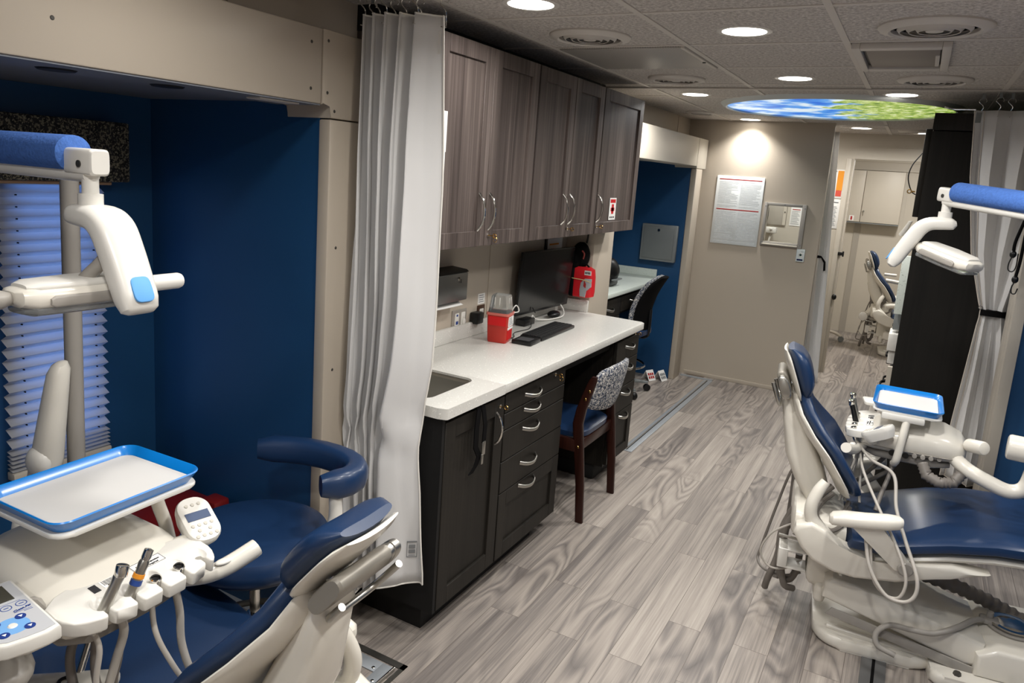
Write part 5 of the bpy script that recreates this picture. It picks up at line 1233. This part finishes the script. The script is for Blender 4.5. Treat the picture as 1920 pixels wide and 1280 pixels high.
# seen through the pass-through window
t = thing('hung_board', 'beige framed board on the wall behind the pass-through window', 'board', (-1.22, 7.76, 1.4))
mk('panel', M().box(-1.31, -1.135, 7.755, 7.7695, 1.398, 1.62, .003), greige, t); mk('side_band', M().box(-1.165, -1.137, 7.752, 7.756, 1.40, 1.618), offwhite, t); mk('knob', M().cyl((-1.15, 7.753, 1.53), (-1.15, 7.744, 1.53), .005, 10), ink, t)
t = thing('wall_notice', 'white paper notice behind the right of the pass-through window', 'notice', (-1.05, 7.76, 1.4))
mk('sheet', M().box(-1.10, -1.0, 7.766, 7.7695, 1.403, 1.60), paper, t)
q = M()
for k in range(10): q.box(-1.09, -1.012-.01*(k % 3), 7.765, 7.7665, 1.42+.0135*k, 1.424+.0135*k)
mk('printing', q, inkg, t); mk('red_heading', M().box(-1.085, -1.012, 7.765, 7.7665, 1.558, 1.566), inkr, t)
t = thing('wall_arm_device', 'white device on a slanted arm behind the pass-through window', 'device', (-1.25, 7.6, 1.3))
mk('head', M().box(-1.34, -1.19, 7.60, 7.70, 1.318, 1.378, .012), white, t); mk('knob', M().ball((-1.235, 7.60, 1.36), .014), white, t)
mk('arm', M().box(-1.238, -1.222, 7.62, 7.64, 1.15, 1.33, .003, mat=Matrix.Translation((-1.235, 7.63, 1.32)) @ Matrix.Rotation(math.radians(14), 4, 'Y') @ Matrix.Translation((1.235, -7.63, -1.32))), white, t)
mk('wall_bracket', M().box(-1.30, -1.24, 7.69, 7.7695, 1.33, 1.37), white, t)
mk('cable_block', M().box(-1.31, -1.29, 7.62, 7.66, 1.38, 1.43, .003).tube([(-1.3, 7.64, 1.42), (-1.295, 7.64, 1.48), (-1.30, 7.66, 1.56)], .012, 8, 3), blackp, t)

# ------------------------------------------------------------------ doorway wall
t = thing('wall_poster', 'poster with tall orange and red column on the doorway wall', 'poster', (-.73, 7.765, 1.7))
mk('sheet', M().box(-.84, -.662, 7.764, 7.7695, 1.70, 1.968, .001), paper, t)
mk('orange_column', M().box(-.725, -.672, 7.7625, 7.765, 1.775, 1.958), orange, t); mk('red_block', M().box(-.725, -.674, 7.7625, 7.765, 1.718, 1.774), mat('coral_print', (214, 84, 66), .6), t)
mk('picture', M().box(-.765, -.748, 7.7625, 7.765, 1.86, 1.90).box(-.765, -.735, 7.7625, 7.765, 1.80, 1.832), mat('photo_slate', (86, 88, 92), .6), t)
mk('printing', M().box(-.765, -.735, 7.7625, 7.765, 1.945, 1.957).box(-.765, -.74, 7.7625, 7.765, 1.745, 1.785), inkg, t)
t = thing('wall_poster', 'white printed notice hung below the orange poster on the doorway wall', 'poster', (-.72, 7.765, 1.41))
mk('sheet', M().box(-.85, -.652, 7.764, 7.7695, 1.412, 1.69, .001), paper, t)
q = M()
for k in range(14): q.box(-.765, -.69-.006*(k % 3), 7.7625, 7.7645, 1.44+.0135*k, 1.445+.0135*k)
q.box(-.765, -.685, 7.7625, 7.7645, 1.655, 1.665); mk('printing', q, inkg, t)
solo('door_latch', M().box(-.625, -.57, 7.745, 7.762, 1.165, 1.195, .003).box(-.585, -.57, 7.74, 7.75, 1.155, 1.205), blackp, 'small black latch at the doorway edge', 'latch')
solo('door_bumper', M().ball((-.60, 7.75, .76), .022, .02, .028), blackp, 'black rubber bumper low on the doorway edge', 'bumper')
solo('door_pull', M().box(-.79, -.655, 7.742, 7.7695, .262, .278, .003), blackp, 'thin black bar low on the doorway wall', 'bar')

# ------------------------------------------------------------------ far room
t = thing('wall_cabinet', 'beige two-door wall cabinet on the far wall', 'cabinet', (-.52, 10.27, 1.41))
mk('body', M().box(-.83, -.205, 10.20, 10.338, 1.415, 2.045), offwhite, t)
for a, b in ((-.828, -.635), (-.629, -.207)): mk('door', M().box(a, b, 10.182, 10.199, 1.418, 2.043, .003), offwhite, t)
mk('lock', M().cyl((-.605, 10.182, 1.55), (-.605, 10.17, 1.55), .012, 12).box(-.608, -.602, 10.168, 10.172, 1.50, 1.54), steel, t)
st = mk('sticker', M().box(-.755, -.70, 10.178, 10.181, 1.425, 1.49), paper, t); mk('red_figure', M().box(-.738, -.718, 10.176, 10.179, 1.435, 1.48), inkr, st)
mk('bottom_rail', M().box(-.83, -.205, 10.185, 10.34, 1.402, 1.413), graymetal, t)
for i, (ch, dz) in enumerate(((chair_f, 0),)): pass
sa = mk('swing_arm', M().cyl((-.37, 9.28, .40), (-.17, 9.32, .66), .034, 18, b=.008).cyl((-.36, 9.3, .385), (-.18, 9.3, .36), .022, 14), cream, chair_f); mk('end_cap', M().cyl((-.385, 9.18, .40), (-.385, 9.30, .40), .048, 24, b=.01), white, sa)
t = thing('instrument_holder', 'pale instrument holder with dark handpieces beyond the far chair', 'instrument holder', (-.05, 9.2, .75))
mk('arm', M().cyl((-.22, 9.25, .83), (.15, 9.25, .80), .022, 14).cyl((-.24, 9.2, .90), (-.12, 9.2, .90), .016, 12), cream, t)
for x in (-.06, -.02, .02): mk('handpiece', M().cyl((x, 9.2, .82), (x-.01, 9.2, .98), .011, 10), dkmetal, t)
solo('low_cabinet', M().box(.05, .66, 9.75, 10.3, .002, .72, .01), offwhite, 'pale low cabinet hidden at the right of the far room', 'cabinet')
t = thing('caster_stand', 'small pale wheeled foot standing behind the doorway edge', 'wheeled stand', (-.62, 9.6, 0))
mk('foot', M().tube([(-.80, 9.7, .10), (-.66, 9.6, .09), (-.60, 9.58, .06)], .018, 10, 4), offwhite, t); mk('caster', M().cyl((-.60, 9.56, .035), (-.60, 9.60, .035), .033, 16), graymetal, t)

# ------------------------------------------------------------------ tall dark cabinet run on the right
t = thing('tall_cabinet', 'tall dark end panel and upper cabinets on the right side', 'cabinet', (.3, 5.5, 0))
mk('end_panel', M().box(-.004, .618, 4.60, 4.622, 0, 2.105), endpanel, t); mk('filler_panel', M().box(-.002, .618, 4.602, 4.622, 2.112, 2.20, .002), woodd_shaded, t)
mk('edge_strip', M().box(-.006, -.002, 4.601, 4.622, 0, 2.2), woodd_shaded, t)
mk('carcass', M().box(0, .61, 4.63, 7.6, 1.665, 2.19), woodd_shaded, t)
for k in range(4):
    y = 4.635+.74*k; d = mk('upper_door', M().box(-.034, -.004, y, y+.73, 1.65, 2.12, .003), woodd_shaded, t)
lk = M().cyl((-.036, 4.75, 1.70), (-.046, 4.75, 1.70), .009, 12)
mk('key', M().box(-.06, -.04, 4.748, 4.752, 1.782, 1.79).torus((-.068, 4.75, 1.786), .010, .003, Y3, 14, 6), brass, t)
mk('cable', M().tube([(-.035, 4.8, 2.0), (-.075, 4.8, 1.93), (-.085, 4.8, 1.86), (-.06, 4.8, 1.79), (-.036, 4.8, 1.77)], .0035, 6, 6), blackp, t)
t = thing('base_cabinet', 'dark base cabinets with pale drawers along the right wall', 'cabinet', (.3, 5.6, 0))
mk('carcass', M().box(-.004, .61, 4.63, 7.6, .0, .88), woodd_shaded, t)
for y, z0, z1 in ((4.7, .36, .52), (4.7, .17, .35), (4.7, .54, .70), (5.4, .2, .5), (5.4, .52, .84), (6.1, .2, .5), (6.1, .52, .84), (6.8, .2, .5), (6.8, .52, .84)):
    d = mk('drawer', M().box(-.022, -.004, y, y+.66, z0, z1, .002), woodd_shaded, t)
    mk('handle', M().tube([(-.02, y+.25, (z0+z1)/2), (-.055, y+.27, (z0+z1)/2-.01), (-.058, y+.33, (z0+z1)/2-.016), (-.055, y+.39, (z0+z1)/2-.01), (-.02, y+.41, (z0+z1)/2)], .006, 8, 4, flat=1.6), blackp, d)
mk('pale_drawer', M().box(-.052, .0, 4.72, 4.95, .88, .98, .006).box(-.040, .0, 4.75, 5.0, .80, .875, .004), white, t)
mk('pale_edge', M().box(-.03, -.004, 4.66, 4.69, .35, .80), offwhite, t)
solo('splash_panel', M().box(-.046, .58, 4.70, 4.735, 1.10, 1.43, .002), counter2, 'pale green speckled upright panel peeking past the tall dark cabinet', 'panel')
solo('control_box', M().box(-.040, .2, 4.76, 4.9, 1.0, 1.10, .004), graymetal, 'gray box peeking out under the pale green panel', 'box')
t = thing('small_light', 'small white lamp arm peeking out left of the tall cabinet', 'light', (-.1, 7.9, 1.4))
mk('arm', M().loft([ring(p, V((1, 0, 0)), V((0, 1, 0)), w, .02, 3, 14) for p, w in (((-.125, 7.9, 1.395), .012), ((-.115, 7.9, 1.41), .03), ((-.085, 7.9, 1.48), .022), ((-.06, 7.9, 1.54), .018))]), white, t); mk('socket', M().box(-.09, -.05, 7.88, 7.92, 1.39, 1.43), graymetal, t)

# ------------------------------------------------------------------ ceiling fittings
def diffuser(x, y, r, lab):
    t = thing('air_vent', lab, 'vent', (x, y, CZ), 0, 'round ceiling vents')
    mk('flange', M().lathe([(r, 0), (r, -.006), (r*.97, -.012), (r*.80, -.020), (r*.76, -.014), (r*.76, 0)], 40, (x, y, CZ), cap=False), gridm, t)
    for k, f in enumerate((.62, .46, .30)):
        mk('ring', M().lathe([(r*(f+.025), -.003), (r*(f+.03), -.010), (r*(f-.02), -.020), (r*(f-.03), -.018)], 36, (x, y, CZ), cap=False), gridm, t, solidify=.002)
    mk('core', M().lathe([(r*.17, -.012), (r*.15, -.018), (.0001, -.019)], 28, (x, y, CZ)), gridm, t)
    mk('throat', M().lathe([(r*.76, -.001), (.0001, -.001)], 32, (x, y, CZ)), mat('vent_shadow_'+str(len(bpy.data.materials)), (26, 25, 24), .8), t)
for a in ((-1.262, 2.885, .165, 'round ceiling vent nearest the wall cabinets'), (-.045, 2.89, .17, 'round ceiling vent in the upper right, nearest the camera'), (-1.262, 4.105, .155, 'round ceiling vent past the metal ceiling panel on the left'), (-.03, 4.14, .16, 'round ceiling vent behind the square ceiling hatch'), (-1.62, 5.99, .11, 'round ceiling vent in the corner above the second alcove header'), (-.14, 7.25, .12, 'round ceiling vent in the corridor past the partition')): diffuser(*a)
t = thing('ceiling_hatch', 'square ceiling hatch with raised frame and dark slot', 'hatch', (-.02, 3.44, CZ))
x0, x1, y0, y1 = -.315, .015, 3.16, 3.73
f_ = M(); 
for a in ((x0, x0+.03, y0, y1), (x1-.03, x1, y0, y1), (x0+.03, x1-.03, y0, y0+.05), (x0+.03, x1-.03, y1-.06, y1)): f_.box(*a, CZ-.022, CZ, .003)
mk('frame', f_, gridm, t)
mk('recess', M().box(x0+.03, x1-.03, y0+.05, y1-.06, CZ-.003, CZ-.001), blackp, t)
mk('flap', M().box(x0+.045, x1-.035, y0+.065, y1-.075, CZ-.016, CZ-.004, .002), mat('flap_taupe', (140, 132, 124), .5), t)
mk('catch', M().box(x1-.05, x1-.035, y0+.2, y1-.12, CZ-.02, CZ-.008, .002), gridm, t)
t = thing('ceiling_panel', 'perforated metal ceiling panel in front of the wall cabinets', 'ceiling panel', (-1.23, 3.43, CZ))
pm, N, L, P_n = nmat('perforated_metal'); P_n.inputs['Metallic'].default_value = .25; P_n.inputs['Roughness'].default_value = .4
tc = N.new('ShaderNodeTexCoord'); vo = N.new('ShaderNodeTexVoronoi'); vo.inputs['Scale'].default_value = 90; vo.inputs['Randomness'].default_value = 0; L.new(tc.outputs['Object'], vo.inputs['Vector'])
rp = ramp(N, [(.25, (92, 90, 88)), (.4, (178, 174, 168))]); L.new(vo.outputs['Distance'], rp.inputs[0]); L.new(rp.outputs[0], P_n.inputs['Base Color'])
mk('plate', M().box(-1.52, -.95, 3.15, 3.715, CZ-.008, CZ, .002), pm, t); mk('edge', M().box(-.962, -.945, 3.14, 3.72, CZ-.012, CZ, .002), gridm, t); mk('screw', M().cyl((-.955, 3.5, CZ-.012), (-.955, 3.5, CZ-.016), .008, 10), blackp, t)
# round lit sky picture
t = thing('sky_mural', 'large round lit ceiling picture of blue sky and green leaves', 'ceiling picture', (-.585, 5.47, CZ))
mk('picture', M(1).lathe([(.0001, -.012), (.69, -.012), (.695, -.004)], 72, (0, 0, 0)), mural_mat(), t)
mk('rim', M(1).lathe([(.69, 0), (.69, -.022), (.70, -.026), (.725, -.012), (.735, 0)], 72, (0, 0, 0), cap=False), mat('rim_white', (200, 205, 205), .4), t)
# ------------------------------------------------------------------ light
def lamp(name, x, y, z, size, power, col=(1, .98, .945), spread=None):
    d = bpy.data.lights.new(name, 'AREA'); d.shape = 'DISK'; d.size = size; d.energy = power; d.color = col; d.spread = math.radians(spread or SPREAD)
    o = bpy.data.objects.new(name, d); C.objects.link(o); o.location = (x, y, z); return o
DL = [(-1.245, 2.325, .55, 'round ceiling downlight nearest the left curtain'), (-.653, 2.887, .9, 'round ceiling downlight between the two front round vents'),
      (-.649, 4.11, 1.25, 'round ceiling downlight in front of the sky mural'), (-1.354, 4.843, 1.35, 'round ceiling downlight at the left rim of the sky mural'),
      (-.181, 4.759, .9, 'round ceiling downlight at the right rim of the sky mural'), (-1.35, 6.575, .62, 'round ceiling downlight right above the beige partition'),
      (-.537, 7.12, .8, 'round ceiling downlight in the corridor past the partition'), (-.04, 7.3, .5, 'round ceiling downlight just left of the tall dark cabinet top')]
for x, y, pw_, lab in DL:
    t = thing('ceiling_downlight', lab, 'light', (x, y, CZ), 0, 'ceiling downlights')
    mk('trim_ring', M().lathe([(.078, -.001), (.09, -.004), (.098, -.001), (.098, 0), (.078, 0)], 32, (x, y, CZ), cap=False), white, t)
    mk('lens', M().lathe([(.0001, -.003), (.079, -.002), (.079, 0)], 32, (x, y, CZ)), lamp_on, t)
    lamp('downlight_beam', x, y, CZ-.012, .14, PW*pw_, spread=118 if y > 6.5 and x < -1 else None)
for x, y, pw_ in ((-1.245, 1.1, .42), (-.65, 1.65, .9), (-.04, 2.325, 1.35), (-.05, 1.1, 1.1), (-.65, .3, 1), (-.65, -.9, 1)):  # unseen downlights added out of frame to light aisle and right side
    t = thing('ceiling_downlight', 'unseen round ceiling downlight added over the aisle nearer than the curtain', 'light', (x, y, CZ), 0, 'ceiling downlights out of frame')
    mk('lens', M().lathe([(.0001, -.003), (.079, -.002), (.079, 0)], 24, (x, y, CZ)), lamp_on, t)
    lamp('downlight_beam', x, y, CZ-.012, .14, PW*pw_)
lamp('far_room_fill', -.1, 9.0, 2.36, .3, 30, spread=180); lamp('side_room_fill', -1.3, 7.2, 2.28, .2, 8, spread=180)  # unseen fill lights added to brighten the two back rooms
for y in (2.1, 3.3): lamp('right_alcove_fill', .85, y, 1.92, .12, 4.5)  # unseen fill added in the alcove to lift right chair and curtain
wd = bpy.data.worlds.new('dusk'); bpy.context.scene.world = wd; wd.use_nodes = True
bg = wd.node_tree.nodes['Background']; bg.inputs[0].default_value = (.21, .42, 1.0, 1); bg.inputs[1].default_value = SKY

# ------------------------------------------------------------------ camera
F, CX, CY = 1381.42, 933.856, 566.795
def rodrigues(r):
    r = V(r); return Matrix.Rotation(r.length, 3, r.normalized())
R = rodrigues((1.68714287, .49995075, -.31971284))     # world -> camera (x right, y down, z forward)
rt = R.transposed()
cm = Matrix((rt @ V((1, 0, 0)), rt @ V((0, -1, 0)), rt @ V((0, 0, -1)))).transposed().to_4x4()
cm.translation = V((0, 0, 1.75))
cd = bpy.data.cameras.new('camera'); cam = bpy.data.objects.new('camera', cd); C.objects.link(cam)
cam.matrix_world = cm; cd.sensor_fit = 'HORIZONTAL'; cd.sensor_width = 36; cd.lens = F/1920*36
cd.shift_x = (960-CX)/1920; cd.shift_y = (CY-640)/1920; cd.clip_start = .05
sc = bpy.context.scene; sc.camera = cam
vs = sc.view_settings; vs.view_transform = 'Standard'; vs.look = 'None'; vs.exposure = EXPO; vs.gamma = 1; vs.use_curve_mapping = False
